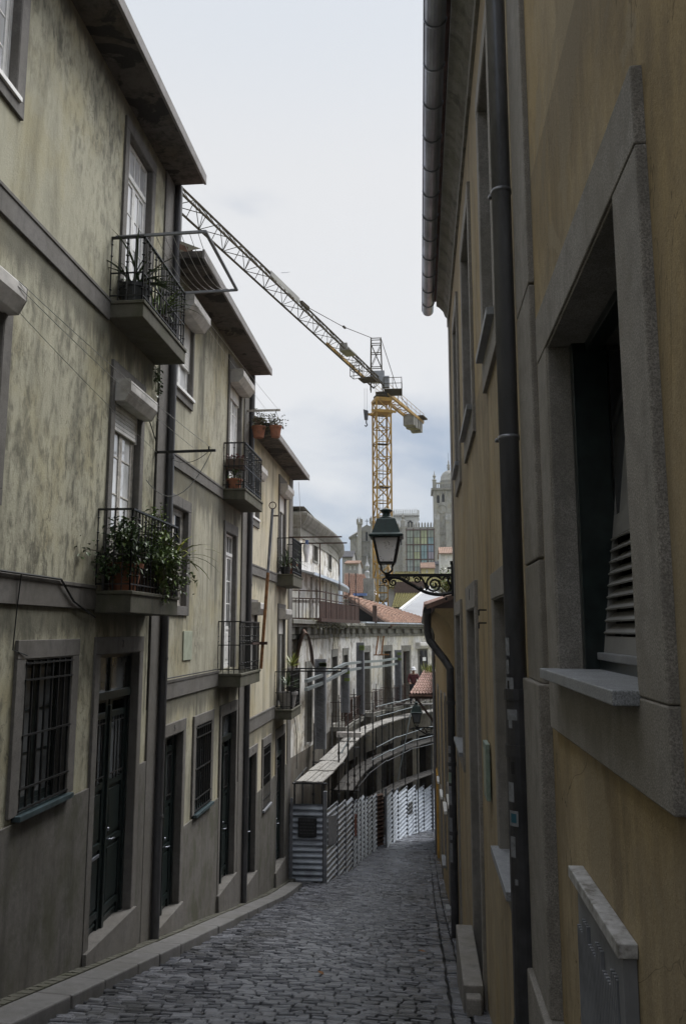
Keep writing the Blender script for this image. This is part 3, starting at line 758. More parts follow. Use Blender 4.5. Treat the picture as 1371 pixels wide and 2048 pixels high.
m = MB(); m.tube(sag(A.M(yAB-.45,za_,.84), A.M(*LP(284,960),.06), .42), .006, 5, False); m.tube(sag(A.M(yAB-.45,za_,.8), A.M(*LP(331,915),.06), .12), .005, 5, False)
m.build('cord', M['wire'], o)
# ivy hanging under the upper balcony
m = MB(); r = random.Random(8)
for k in range(46):
    t = r.random(); y0_, z0_ = LP(306+r.uniform(-6,8), 735+t*55)
    m.leaf(A.M(y0_, z0_, .03+r.uniform(0,.05)), (r.uniform(-.3,1), r.uniform(-1,1), r.uniform(-.8,.3)), .06, .05)
for k in range(4): m.tube(sag(A.M(*LP(303+k*4,732),.03), A.M(*LP(301+k*5,780+k*4),.04), .0, 4), .004, 4, False)
tag(m.build('hanging_ivy', M['leafd']), 'wisps of ivy hanging below the upper balcony beside the downpipe', 'plant')

# ---- house B (middle)
zB = (LP(500,754)[1])
B = left_house('middle left town house, flower pots at its upper balcony, a rusty pole at its lower', yAB, yBC, zB, -10.5, 'plB')
oB1 = (LP(350,700)[0], LP(384,700)[0], (LP(384,803)[1]+LP(350,770)[1])/2, LP(384,640)[1])
window(B, oB1, .06, .06, .18, frame='white', pane='glassc', cols=1, rows=2, sill=.07, sillmat='white', box=.3, shut=LP(384,748)[1], boxmat='pvcd')
oB2 = LO(459,745, 481,800, 447,985)
window(B, oB2, .12, .35, None, frame='white', pane='glassc', cols=2, rows=3, panel=.6, name='french_door', box=.3, shut=LP(459,788)[1])
oB3 = (LP(337,1000)[0], LP(374,1040)[0], LP(371,1213)[1], LP(374,1024)[1])
window(B, oB3, .15, .17, .15, frame='wood_grey', pane='glass', cols=1, rows=3)
oB4 = LO(450,1062, 471,1078, 444,1338)
window(B, oB4, .12, .2, None, frame='white', pane='glass', cols=2, rows=3, transom=.42, panel=.75, name='french_door')
oB5 = LO(322,1478, 364,1458, 314,1825); oB5 = oB5[:2]+(-4.17,oB5[3])
door(B, oB5, .14, .18, transom=None, number='5')
oB6 = LO(390,1452, 421,1439, 387,1628)
window(B, oB6, .15, .17, None, frame='green', pane='glassg', cols=2, rows=3, sill=.09, sillmat='green2', gr=dict(nv=8), rec=.1)
oB7 = LO(441.6,1432, 471,1417, 435,1757); oB7 = oB7[:2]+(-4.8,oB7[3])
door(B, oB7, .12, .2, transom=.5, number='3')
course(B, yAB+.12, LP(444,985)[0], LP(390,938)[1]-.0, (LP(342,930)[1]+LP(443,997)[1])/2)
course(B, yAB+.12, LP(434,1360)[0], LP(380,1353)[1], (LP(327,1399)[1]+LP(433,1373)[1])/2)
pilaster(B, yBC-.5, yBC, -10.4, zB)
zpB = (LP(372,1645)[1]+LP(434,1598)[1])/2
plinth(B, yAB+.01, yBC-.5, zpB, [(oB5[0]-.14,oB5[1]+.14),(oB7[0]-.12,oB7[1]+.12)])
bB1 = (LP(445,980)[0], LP(524.5,1010,PROJ)[0], LP(491,978,PROJ)[1])
bB2 = (LP(434,1344)[0], LP(519.6,1350,PROJ)[0], (LP(485,1345,PROJ)[1]+LP(519.6,1342,PROJ)[1])/2)
BB1 = balcony(B, bB1[0], bB1[1], bB1[2], .21, PROJ, .93, mid=.5)
BB2 = balcony(B, bB2[0], bB2[1], bB2[2], .24, PROJ, .98, mid=.55)
downpipe(B, yBC+.03, sz(yBC)+.12, zB, .062, .075, collars=[-3.5,-.9,1.0,2.4], mat='pipeL')
ut, zt_ = LP(452,838)
m = MB(); zr = LP(497,829)[1]; yr = yBC-.3
m.bar(B.M(yr,zr,.0), B.M(yr,zr,.78), .035, .045)
o = m.build('line_bracket', M['wood_grey'], B.root)
line('washing_line', B.M(*LP(377,590,.3),.3), B.M(yr,zr+.03,.72), .03, .0035, 'wirel', 'washing line from the upper shutter box to the bracket holding terracotta pots')
line('washing_line', B.M(*LP(377,600,.2),.2), B.M(yr,zr+.03,.45), .03, .0035, 'wirel', 'slack inner washing line ending above the hanging terracotta pots')
m = MB(); q = [LP(366,1258),LP(383,1258),LP(383,1322),LP(366,1322)]
m.mbox(B.M, q[0][0], q[1][0], LP(374,1320)[1], LP(374,1262)[1], -.01, .02); m.build('wall_plate', M['plate'], B.root, bevel=.004)
cab('cable', [B.M(yAB+.15,LP(380,1351)[1]+.03,.055), B.M(LP(430,1343)[0],LP(380,1351)[1]+.03,.055)], .010, 'iron', B.root)
finish_left(B)
# ---- house C (farthest of the three)
zC = LP(582,958)[1]
C = left_house('farthest of the three left town houses, beside the corrugated hoarding', yBC, yCD, zC, -11.5, 'plC')
oC1 = (LP(503,990)[0], LP(516,990)[0], LP(509,1036)[1], LP(516,945)[1])
window(C, oC1, .1, .12, .2, frame='white', pane='glass', cols=1, rows=2, sill=.06, sillmat='white', box=.22)
oC2 = LO(558,972, 570,995, 554,1145)
window(C, oC2, .1, .32, None, frame='white', pane='glass', cols=1, rows=1, name='french_door', box=.25, shut=LP(560,1020)[1])
oC3 = (LP(499,1250)[0], LP(511,1250)[0], LP(505,1345)[1], LP(511,1212)[1])
window(C, oC3, .1, .14, .15, frame='white', pane='glass', cols=1, rows=2, box=.25, shut=LP(505,1338)[1])
oC4 = LO(556,1222, 568,1232, 552,1415)
window(C, oC4, .1, .2, None, frame='white', pane='glass', cols=1, rows=1, name='french_door', box=.22, shut=LP(556,1268)[1])
oC5 = LO(494,1516, 510.5,1505, 491,1745); oC5 = oC5[:2]+(-5.35,oC5[3])
door(C, oC5, .14, .18, transom=None, number='1')
oC6 = LO(525,1494.5, 539,1483, 524,1620)
window(C, oC6, .12, .2, None, frame='green', pane='glassg', cols=2, rows=3, sill=.08, sillmat='sill', gr=dict(nv=8), rec=.1)
oC7 = LO(551.5,1478, 568,1464, 550,1722); oC7 = oC7[:2]+(-6.1,oC7[3])
door(C, oC7, .1, .25, transom=.5)
course(C, yBC+.12, LP(552,1150)[0], LP(525,1137)[1], LP(525,1156)[1])
course(C, yBC+.12, LP(547,1420)[0], LP(520,1426)[1], LP(520,1452)[1])
pilaster(C, yCD-.6, yCD, -11.4, zC)
plinth(C, yBC+.01, yCD-.6, LP(517,1560)[1]-.25, [(oC5[0]-.14,oC5[1]+.14),(oC7[0]-.1,oC7[1]+.1)])
bC1 = (LP(553,1143)[0], LP(604.4,1157,PROJ)[0], (LP(586,1147.6,PROJ)[1]+LP(604,1157,PROJ)[1])/2)
bC2 = (LP(548.6,1418)[0], LP(601,1410,PROJ)[0], (LP(583.7,1420,PROJ)[1]+LP(601,1409.5,PROJ)[1])/2)
BC1 = balcony(C, bC1[0], bC1[1], bC1[2], .30, PROJ, .98)
BC2 = balcony(C, bC2[0], bC2[1], bC2[2], .24, PROJ, .98)
for (Bc, b) in ((BC1, bC1), (BC2, bC2)):
    m = MB()
    for u in (b[0]+.06, b[1]-.1): m.bar(C.M(u, b[2]+1.0, .3), C.M(u, b[2]+1.0, 1.75), .03, .035)
    m.build('drying_rack', M['ironrust'] if Bc is BC1 else M['iron'], Bc)
cab('cable', sag(C.M(yCD-.05,zC-.05,.2), C.M(yCD-.02,LP(592,1060)[1],.28), 0,4)+[Vector(C.M(yCD-.02,LP(600,1230)[1],.2))], .006, 'wirel', C.root)
cab('cable', [C.M(yCD-.55,LP(565,1437)[1],.2), C.M(yCD-.3,LP(578,1470)[1],.25), C.M(yCD-.12,LP(585,1530)[1],.22)], .010, 'iron', C.root)
finish_left(C)
# ================================================================ right-hand houses
yRE = 14.0
RT = House('ochre_house', 'tall ochre house on the right with granite window frames, gutter and downpipe', 'house', RX, -1, -7.0, yRE)
RT.zb = -6.5
zcor = aty(897,650,yRE).z
H = RT; Mp = H.M
# big near window, open, with a louvred shutter inside
yf, yn = RP(1101,1000,.03)[0], RP(1248,900,.03)[0]
zs = RP(1103,1337,.03)[1]
zt = (RP(1091,682,.03)[1]*.5+RP(1234,372,.03)[1]*.5)
oW = (yn, yf, zs, zt)
H.ops.append(oW)
w = MB(); f = .1
w.mbox(Mp,oW[0],oW[0]+.05,zs,zt,-.2,-.13); w.mbox(Mp,oW[1]-.06,oW[1]-.002,zs,zt,-.22,-.072); w.mbox(Mp,oW[0]+.05,oW[1]-.05,zt-.05,zt,-.2,-.13)
w.mbox(Mp,oW[0]+.05,oW[1]-.05,zs,zs+.05,-.2,-.13)
# inward-opened glazed leaf, seen edge-on on the far side
w.bar(Mp(oW[1]-.12,zs+.05,-.62),Mp(oW[1]-.12,zt-.05,-.62),.05,.05)
wo = w.build('window', M['green'], H.root, bevel=.004); wo['label'] = 'large open window with a grey louvred shutter'
g = MB(); g.quad(Mp(oW[1]-.09,zs+.06,-.22),Mp(oW[1]-.12,zs+.06,-.6),Mp(oW[1]-.12,zt-.06,-.6),Mp(oW[1]-.09,zt-.06,-.22)); g.build('pane', M['glass'], wo)
def louvre(u0, u1, d0, d1, z0, z1, parent):
    """louvred shutter leaf standing between (u0,d0) and (u1,d1)"""
    m = MB(); A_ = Vector(Mp(u0,0,d0)); B_ = Vector(Mp(u1,0,d1)); t = (B_-A_); L = t.length; t.normalize(); n = Vector((-t.y,t.x,0))
    def P(a, z, b=0): return A_ + t*a + n*b + Vector((.12*(z-z0),0,z))
    def bx(a0,a1,za,zb,b0,b1): m.hexa([P(a0,za,b0),P(a1,za,b0),P(a1,za,b1),P(a0,za,b1),P(a0,zb,b0),P(a1,zb,b0),P(a1,zb,b1),P(a0,zb,b1)])
    st = .06; bx(0,st,z0,z1,-.02,.02); bx(L-st,L,z0,z1,-.02,.02); zm = z0+(z1-z0)*.45
    for za, zb in ((z0,z0+.09),(zm-.04,zm+.05),(z1-.07,z1)): bx(st,L-st,za,zb,-.019,.019)
    z = z0+.10
    while z < zm-.05:
        m.hexa([P(st,z,.024),P(L-st,z,.024),P(L-st,z+.006,.028),P(st,z+.006,.028),P(st,z+.034,-.022),P(L-st,z+.034,-.022),P(L-st,z+.042,-.018),P(st,z+.042,-.018)]); z += .048
    bx(st,L-st,zm+.05,z1-.07,-.006,.006)
    return m.build('louvred_shutter', M['louvre'], parent)
louvre(2.5, 3.46, -.165, -.165, zs+.05, zs+1.25, wo)
m = MB(); m.mbox(Mp,oW[0]+.06,oW[1]-.06,zs+.045,zs+.075,-.45,-.12); m.build('window_board', M['galvs'], wo, bevel=.004)
wl = RP(1262,115)[0]; 
S = MB(); wn = oW[0]-RP(1303,900,.03)[0]; wf_ = RP(1083,1000,.03)[0]-oW[1]
zlt = (RP(1266,115,.03)[1]+RP(1078,612,.03)[1])/2; zab = (RP(1105,1460,.03)[1]+RP(1345,1630,.03)[1])/2
S.mbox(Mp,oW[0]-wn,oW[1]+wf_,zt,zlt,-.03,.031); S.mbox(Mp,oW[0]-wn,oW[0],zab+.25,zt-.0015,-.03,.029); S.mbox(Mp,oW[1],oW[1]+wf_,zab+.25,zt-.0015,-.03,.029)
S.mbox(Mp,oW[0]-wn,oW[1]+wf_,zab,zab+.2485,-.03,.030); S.mbox(Mp,oW[0],oW[1],zab+.2495,zs-.042,-.03,.027)
S.mbox(Mp,oW[1]-.012,oW[1],zs,zt-.001,-.33,.024); S.mbox(Mp,oW[0],oW[0]+.012,zs,zt-.001,-.33,.024); S.mbox(Mp,oW[0]+.012,oW[1]-.012,zt-.012,zt-.001,-.33,.024)
S.build('stone_surround', M['granR'], wo, bevel=.011)
m = MB(); m.mbox(Mp,oW[0]-.015,oW[1]+.03,zs-.034,zs+.007,-.34,.10); m.build('sill', M['sill'], wo, bevel=.004)
# farther openings: upper row, lower row
def RO(xf, xn, py_mid, pyt, pyb, xref=None):
    """opening from its far edge xf and near edge xn (pixels at py_mid); top/bottom rows measured at xref"""
    yfar, ynear = RP(xf, py_mid)[0], RP(xn, py_mid)[0]; xr = xref or (xf+xn)/2
    return (ynear, yfar, RP(xr,pyb)[1], RP(xr,pyt)[1])
zuT, zuB = RP(929,560)[1], RP(930,878)[1]
zuT = (RP(930,590)[1] + zuT)/2
ups = [RO(929,945,700,0,0), RO(911,918,800,0,0), RO(967,990,500,0,0)]
zt_up = aty(936,470,(ups[0][0]+ups[0][1])/2).z; zb_up = aty(938,846,(ups[0][0]+ups[0][1])/2).z
def rwin(op, name='window', sill=True, apron=.3, wfr=.14, lint=.2, sillm='sill', prot=.035, dark='glass'):
    H.ops.append(op); fr, p = casement(H, op, .2, cols=1, rows=2, leaves=2)
    w = fr.build(name, M['green'], H.root); p.build('pane', M[dark], w)
    surround_mesh(H, op, wfr, lint, apron, prot=prot).build('stone_surround', M['granR'], w, bevel=.006)
    if sill:
        m = MB(); m.mbox(Mp,op[0]-.08,op[1]+.08,op[2]-.05,op[2]+.007,-.2,.09); m.build('sill', M[sillm], w, bevel=.004)
    return w
for o in ups: rwin((o[0], o[1], zb_up, zt_up))
# lower row: far window, middle door, window behind the pipe
oL1 = RO(917,927,1400,0,0); oL2 = RO(944,960,1500,0,0); oL3 = (RP(1011,1300)[0]-.35, RP(995,1300)[0], 0, 0)
ztl = aty(952,1218,(oL2[0]+oL2[1])/2).z
rwin((oL1[0], oL1[1], aty(922,1489,(oL1[0]+oL1[1])/2).z, ztl), apron=.25)
rwin((oL3[0], oL3[1], aty(1003,1735,(oL3[0]+oL3[1])/2).z, ztl), apron=.2)
dz = sz(oL2[0])+.2
H.ops.append((oL2[0],oL2[1],dz-.5,ztl))
fr, p = casement(H, (oL2[0],oL2[1],dz,ztl), .26, cols=1, rows=2, transom=.6, panel=1.0)
dw = fr.build('door', M['green'], H.root); p.build('pane', M['glass'], dw)
surround_mesh(H, (oL2[0],oL2[1],dz,ztl), .16, .28, None, jambfoot=dz-1.5).build('stone_surround', M['granR'], dw, bevel=.006)
t = number_mesh('1', H, (oL2[0]+oL2[1])/2, ztl+.1, .12, .037); t.parent = dw
# cornice, eave, gutter
yRs = H.y0
prof = [(0,zcor-.05),(.035,zcor-.05),(.035,zcor+.12),(.07,zcor+.16),(.10,zcor+.25),(.17,zcor+.33),(.22,zcor+.36),(.22,zcor+.46),(0,zcor+.46)]
m = MB(); a = m.add([Mp(yRs,z,d) for d,z in prof]); b = m.add([Mp(yRE-.01,z,d) for d,z in prof]); n = len(prof)
for k in range(n-1): m.face(a+k,a+k+1,b+k+1,b+k)
m.face(*[b+k for k in range(n)]); m.face(*[a+k for k in range(n)][::-1])
m.build('cornice', M['granD'], H.root)
ze = zcor+.46
tile_patch('roof', Mp(yRs,ze+.04,.30), Mp(yRE+.03,ze+.04,.30), Mp(yRE+.03,ze+2.0,-3.8), Mp(yRs,ze+2.0,-3.8), M['tiledark'], H.root, nu=90, rows=12, amp=.04)
tile_patch('roof', Mp(yRs,ze+.04,-8.0), Mp(yRE+.03,ze+.04,-8.0), Mp(yRE+.03,ze+2.0,-3.8), Mp(yRs,ze+2.0,-3.8), M['tiledark'], H.root, nu=12, rows=6)
m = MB(); i = m.add([Mp(yRE-.004,ze-.4,-7.5),Mp(yRE-.004,ze-.4,0),Mp(yRE-.004,ze+.06,0.1),Mp(yRE-.004,ze+1.9,-3.8),Mp(yRE-.004,ze+.1,-7.7)]); m.face(i,i+1,i+2,i+3,i+4)
m.build('gable_end', M['plR'], H.root)
zg = zcor+.40
gu = MB(); pts = [Mp(yRs+ k*.5, zg+.0, .37) for k in range(int((yRE+.25-yRs)/.5)+1)]
# half-round gutter
K = 9; R_ = .105
rings = []
for p_ in (Mp(yRs,zg,.37), Mp(yRE+.28,zg,.37)):
    rings.append(gu.add([(p_[0]+R_*math.cos(pi+pi*k/K), p_[1], p_[2]+R_*math.sin(pi+pi*k/K)) for k in range(K+1)] + [(p_[0]+(R_-.008)*math.cos(pi+pi*k/K), p_[1], p_[2]+(R_-.008)*math.sin(pi+pi*k/K)) for k in range(K,-1,-1)]))
n = 2*(K+1)
for k in range(n): gu.face(rings[0]+k, rings[0]+(k+1)%n, rings[1]+(k+1)%n, rings[1]+k)
e = gu.add([(Mp(0,0,.37)[0]+R_*math.cos(pi+pi*k/K), yRE+.279, zg+R_*math.sin(pi+pi*k/K)) for k in range(K+1)]); gu.face(*[e+k for k in range(K+1)])
y = yRs+.4
while y < yRE+.2:
    gu.tube([(Mp(0,0,.37)[0]+(R_+.006)*math.cos(pi+pi*k/8), y, zg+(R_+.006)*math.sin(pi+pi*k/8)) for k in range(9)], .009, 5)
    y += .62
gu.tube([(Mp(0,0,.37)[0]-R_, yRs, zg),(Mp(0,0,.37)[0]-R_, yRE+.28, zg)], .012, 6)
gu.build('gutter', M['zinc'], H.root, smooth=False)
# main downpipe with cast-iron foot, stickers, and the granite pilaster beside it
yP = RP(1013,700,.08)[0]; zi = RP(1030,1385,.08)[1]
dp = MB(); dp.tube([Mp(yP,zi-.1,.085),Mp(yP,zcor+.34,.085),Mp(yP,zcor+.46,.30),Mp(yP,zg+.02,.36)], .056, 16)
for py in (348, 895): 
    z = RP(1010,py,.08)[1]; dp.tube([Mp(yP,z-.012,.085),Mp(yP,z+.012,.085)], .061, 16); dp.bar(Mp(yP+.03,z,.14),Mp(yP+.06,z,.15),.02)
dpo = dp.build('downpipe', M['pipe'], H.root, smooth=True)
ft = MB(); ft.tube([Mp(yP,sz(yP)-.1,.085),Mp(yP,zi,.085)], .064, 16)
for py in (1385, 1490, 1960):
    z = RP(1030,py,.08)[1]; ft.tube([Mp(yP,z-.03,.085),Mp(yP,z+.03,.085)], .070, 16)
ft.build('pipe_foot', M['pipeiron'], dpo, smooth=False)
def sticker(py0, py1, w, col, ang, r=.067):
    z1 = RP(1022,py0,.1)[1]; z0 = RP(1022,py1,.1)[1]; m = MB(); k = 5; cx, cy, _ = Mp(yP,0,.085); q = []
    for i in range(k+1):
        a = ang-w/2+w*i/k; q.append((cx+r*math.cos(a), cy+r*math.sin(a)))
    for (a, b) in zip(q, q[1:]): m.quad((a[0],a[1],z0),(b[0],b[1],z0),(b[0],b[1],z1),(a[0],a[1],z1))
    return m.build('sticker', M[col], dpo)
for (p0,p1,w,c,a,r) in ((1275,1310,.5,'paper',3.75,.059),(1318,1345,.4,'paper',3.7,.059),(1352,1393,.9,'paper',3.85,.059),(1412,1432,.9,'paper',4.1,.0665),(1432,1447,.35,'paper',3.95,.0665),
                    (1545,1580,.6,'paper',3.8,.0665),(1595,1622,.8,'paper',4.0,.0665),(1600,1616,.5,'papert',4.0,.0672),(1640,1676,.5,'paper',3.85,.0665),(1358,1390,.25,'ink',3.75,.0597),(1508,1530,.3,'ink',4.05,.0665),(1712,1722,.25,'paper',4.1,.0665)):
    sticker(p0,p1,w,c,a,r)
ya_, yb_ = RP(1060,700,.03)[0], RP(1034,700,.03)[0]
P_ = MB(); zpb = RP(1070,1357)[1]; zpb2 = RP(1070,1890)[1]
for za, zb in ((zcor-.05,1.75),(1.744,.35),(.344,zpb)): P_.mbox(Mp,ya_,yb_,zb,za-.004,-.03,.03)
P_.mbox(Mp,ya_-.05,yb_+.04,zpb2,zpb,-.03,.058); P_.mbox(Mp,ya_-.09,yb_+.05,-5.5,zpb2,-.03,.085)
P_.build('pilaster', M['granR'], H.root, bevel=.008)
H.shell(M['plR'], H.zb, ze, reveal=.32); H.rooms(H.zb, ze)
m = MB(); m.mbox(Mp,yRE-.45,yRE,-6.4,zcor-.05,-.02,.02); m.build('corner_quoin', M['granR'], H.root, bevel=.006)
# second, thinner downpipe at the far corner, fed by the neighbour's gutter
y2 = RP(905,1500,.08)[0]
# wall hooks
m = MB()
for py in (1220, 1246):
    yy, zz = RP(972,py); m.bar(Mp(yy,zz,0),Mp(yy,zz,.07),.014); m.bar(Mp(yy,zz,.07),Mp(yy,zz-.05,.07),.014)
m.build('wall_hook', M['iron'], H.root)

# ---- lower ochre house beyond
R2 = House('ochre_house', 'low ochre house beyond the tall one, its eave and gutter just under the street lamp', 'house', RX, -1, yRE+.006, 33.5)
R2.zb = -12; M2 = R2.M
zs2 = .33
for (u0,u1,z0,z1) in ((16.6,17.5,-3.4,-1.4),(19.8,20.7,-4.2,-1.7),(23.5,24.4,-4.6,-1.9),(28,28.9,-5.0,-2.0)):
    op = (u0,u1,z0,z1); R2.ops.append(op); fr, p = casement(R2, op, .15); w = fr.build('window', M['white'], R2.root); p.build('pane', M['glass'], w)
    surround_mesh(R2, op, .13, .16, .1).build('stone_surround', M['granR'], w)
    m = MB(); m.mbox(M2,u0-.1,u1+.1,z0-.06,z0+.007,-.1,.10); m.build('sill', M['white'], w)
    d0 = z0-2.6
for (u0,u1,z0,z1) in ((18.2,19.1,-6.1,-3.6),(25.5,26.5,-7.6,-5.0),(21.6,22.4,-5.9,-4.6)):
    op = (u0,u1,z0,z1); R2.ops.append(op); fr, p = casement(R2, op, .15); w = fr.build('window', M['green'], R2.root); p.build('pane', M['glass'], w)
    surround_mesh(R2, op, .13, .16, .1).build('stone_surround', M['granR'], w)
    m = MB(); m.mbox(M2,u0-.1,u1+.1,z0-.06,z0+.007,-.1,.12); m.build('sill', M['sill'], w)
R2.shell(M['plR2'], R2.zb, zs2, depth=6); R2.rooms(R2.zb, zs2)
# coved eave
prof = [(0,zs2-.75),(.03,zs2-.45),(.10,zs2-.22),(.22,zs2-.08),(.34,zs2),(.34,zs2+.06),(0,zs2+.06)]
m = MB(); a = m.add([M2(R2.y0,z,d) for d,z in prof]); b = m.add([M2(R2.y1,z,d) for d,z in prof]); n = len(prof)
for k in range(n-1): m.face(a+k,a+k+1,b+k+1,b+k)
m.face(*[b+k for k in range(n)]); m.face(*[a+k for k in range(n)][::-1]); m.build('eave', M['plR2'], R2.root)
tile_patch('roof', M2(R2.y0,zs2+.1,.5), M2(R2.y1,zs2+.1,.5), M2(R2.y1,zs2+1.5,-3.2), M2(R2.y0,zs2+1.5,-3.2), M['tilepink'], R2.root, nu=60, rows=10)
g2 = MB(); zz = zs2+.03; g2.tube([M2(R2.y0+.05,zz,.47),M2(R2.y1,zz,.47)], .075, 10)
g2.build('gutter', M['pipeiron'], R2.root)
g3 = MB(); yb = R2.y0+.16
pts = [M2(yb,zz-.02,.47),M2(yb,zz-.38,.47),M2(yb-.02,zz-.52,.44),M2(yb-.15,zz-.86,.18),M2(yb-.22,zz-1.0,.10),M2(yb-.24,zz-1.25,.10),M2(yb-.24,sz(yb)-.1,.10)]
g3.tube(pts, .066, 12)
for z in (-1.2,-2.2,-3.3): g3.tube([M2(yb-.24,z-.03,.10),M2(yb-.24,z+.03,.10)], .074, 12)
o = g3.build('downpipe', M['pipeiron'], R2.root)
for (z0,z1,c) in ((-2.02,-1.9,'paper'),(-2.28,-2.08,'paper'),(-2.5,-2.33,'plaque'),(-2.85,-2.55,'paper'),(-3.4,-3.05,'paper'),(-3.75,-3.45,'paper')):
    m = MB(); cx, cy, _ = M2(yb-.24,0,.10)
    q = [(cx+.0685*math.cos(a), cy+.0685*math.sin(a)) for a in (3.6,3.9,4.2,4.45)]
    for (a, b) in zip(q, q[1:]): m.quad((a[0],a[1],z0),(b[0],b[1],z0),(b[0],b[1],z1),(a[0],a[1],z1))
    m.build('sticker', M[c], o)
downpipe(R2, 33.0, sz(33)-.1, zs2, .06, .08, mat='pipe')
# yellow-painted foot of the far corner
m = MB(); m.mbox(M2,31.6,33.45,-12,-5.4,-.02,.06); m.build('painted_dado', simple('yellow_ochre_paint',(.62,.36,.07),.8), R2.root)

# ---- tiled porch roof at the far corner with bracket
pr = House('porch_roof', 'small weathered tiled porch roof projecting at the bend, moss on top', 'porch roof', RX, -1, 33.6, 37.5)
def w3(px, py, y): return aty(px, py, y)
c0, c1 = w3(817,1391,33.8), w3(872,1389,33.8); c2, c3 = w3(876,1345,38.0), w3(846,1343,38.0)
c0.z = c1.z = (c0.z+c1.z)/2
tile_patch('roof_tiles', c0, c1, c2, c3, M['tilepink'], pr.root, nu=9, rows=9, amp=.05)
m = MB(); m.box(c0.x+.02, .95, 33.9, 37.4, c0.z-.16, c0.z-.08); m.bar((c0.x+.05,33.9,c0.z-.06),(1.0,33.9,c0.z-.06),.08,.08); m.build('frame', M['brown'], pr.root)
m = MB(); m.bar((c0.x+.3,34.0,c0.z-.14),(.62,34.0,c0.z-1.25),.09); m.build('bracket', M['brown'], pr.root)
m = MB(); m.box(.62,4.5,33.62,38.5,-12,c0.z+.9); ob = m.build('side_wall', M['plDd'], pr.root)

# ================================================================ street lamps
def spiral(c, r0, r1, turns, a0, s=1, n=40):
    return [(c[0]+(r0+(r1-r0)*t)*math.cos(a0+s*turns*2*pi*t), c[1]+(r0+(r1-r0)*t)*math.sin(a0+s*turns*2*pi*t)) for t in [i/n for i in range(n+1)]]
def street_lamp(base, sc, label, L=1.22, lit=True, ls=.86):
    """wall lantern: base = point on the wall at the top bar; the bracket reaches to -x"""
    root = thing('street_lamp', label, 'street lamp', base)
    bx, by, bz = base
    def Q(a, z, b=0): return (bx-a*sc, by+b*sc, bz+z*sc)
    m = MB()
    m.bar(Q(0,0),Q(L,0),.045*sc,.05*sc)
    m.bar(Q(.015,.2),Q(.015,-.36),.06*sc,.05*sc); m.bar(Q(.02,.12),Q(.10,.12),.03*sc); m.tube([Q(.03,.18),Q(.03,.24)],.025*sc,6)
    def curve(P2, r): m.tube([Q(a,z) for a,z in P2], [x*sc for x in r] if isinstance(r,list) else r*sc, 6)
    # big arm: from the wall foot sweeping under up to the lantern foot
    curve([(v.x,v.y) for v in catmull([(.02,-.30,0),(.25,-.335,0),(.48,-.29,0),(.70,-.17,0),(.92,-.05,0),(1.10,-.03,0)],8)], .032)
    curve(spiral((.33,-.16),.155,.02,2.1,2.6,-1), .019)
    curve([(v.x,v.y) for v in catmull([(.19,-.08,0),(.12,-.02,0),(.08,-.12,0),(.05,-.22,0),(.10,-.30,0)],8)], .02)
    curve(spiral((.62,-.075),.07,.012,1.6,.3,1), .015); curve(spiral((.80,-.06),.06,.01,1.6,.3,1), .014)
    curve([(v.x,v.y) for v in catmull([(.46,-.26,0),(.50,-.12,0),(.56,-.03,0)],8)], .02)
    curve(spiral((1.03,-.12),.07,.012,1.5,1.6,-1), .016); curve(spiral((1.17,-.095),.055,.01,1.3,2.8,-1), .014)
    for (a,z,s_) in ((.17,-.33,.05),(.44,-.20,.045),(.13,-.40,.035),(.55,-.22,.035),(1.10,-.06,.05),(.08,-.05,.04)): m.lathe(Q(a,z), [(.004,-s_*sc),(s_*.8*sc,0),(.004,s_*sc)], 8)
    m.build('bracket', M['iron'], root)
    # lantern
    c = Q(L,0); k = MB()
    k.tube([Q(L,-.07),Q(L,.02),Q(L,.06)], [.03*sc,.05*sc,.03*sc], 10)
    for sx, sy in ((1,1),(1,-1),(-1,1),(-1,-1)):
        pts = catmull([Q(L,.02), Q(L-sx*.10,.10,sy*.10), Q(L-sx*.11,.18,sy*.11), Q(L-sx*.145,.245,sy*.145)],5)
        k.tube(pts, .015*sc, 6)
    zb, ztp = .25, .76; rb, rt = .155, .255
    for sx, sy in ((1,1),(1,-1),(-1,1),(-1,-1)): k.bar(Q(L-sx*rb,zb,sy*rb),Q(L-sx*rt,ztp,sy*rt),.035*sc,.035*sc)
    for z, r_ in ((zb,rb),(ztp,rt)):
        q = [Q(L-sx*r_,z,sy*r_) for sx, sy in ((1,1),(1,-1),(-1,-1),(-1,1))]
        for a, b in zip(q, q[1:]+q[:1]): k.bar(a,b,.035*sc,.04*sc)
    for q_ in (k,): q_.v = [tuple(c[i]+(v[i]-c[i])*ls for i in range(3)) for v in q_.v]
    k.build('lantern_frame', M['iron'], root)
    p = MB(); rb2, rt2 = rb-.012, rt-.012
    p.sqlathe(c, [(rb2*sc,zb*sc),(rt2*sc,ztp*sc)])
    p.v = [tuple(c[i]+(v[i]-c[i])*ls for i in range(3)) for v in p.v]
    p.build('lantern_glass', M['lampglass'] if lit else M['glassg'], root)
    t = MB()
    t.sqlathe(c, [(.335*sc,ztp*sc),(.345*sc,(ztp+.03)*sc),(.335*sc,(ztp+.05)*sc),(.285*sc,(ztp+.08)*sc),(.19*sc,(ztp+.36)*sc),(.175*sc,(ztp+.385)*sc)])
    t.lathe(c, [(.15*sc,(ztp+.385)*sc),(.15*sc,(ztp+.41)*sc),(.09*sc,(ztp+.44)*sc),(.075*sc,(ztp+.50)*sc),(.10*sc,(ztp+.53)*sc),(.125*sc,(ztp+.55)*sc),(.12*sc,(ztp+.575)*sc),(.05*sc,(ztp+.60)*sc),(.004*sc,(ztp+.61)*sc)], 14)
    t.v = [tuple(c[i]+(v[i]-c[i])*ls for i in range(3)) for v in t.v]
    t.build('lantern_roof', M['ltgreen'], root, bevel=.006)
    return root
pl = aty(905,1150,yRE-.2)
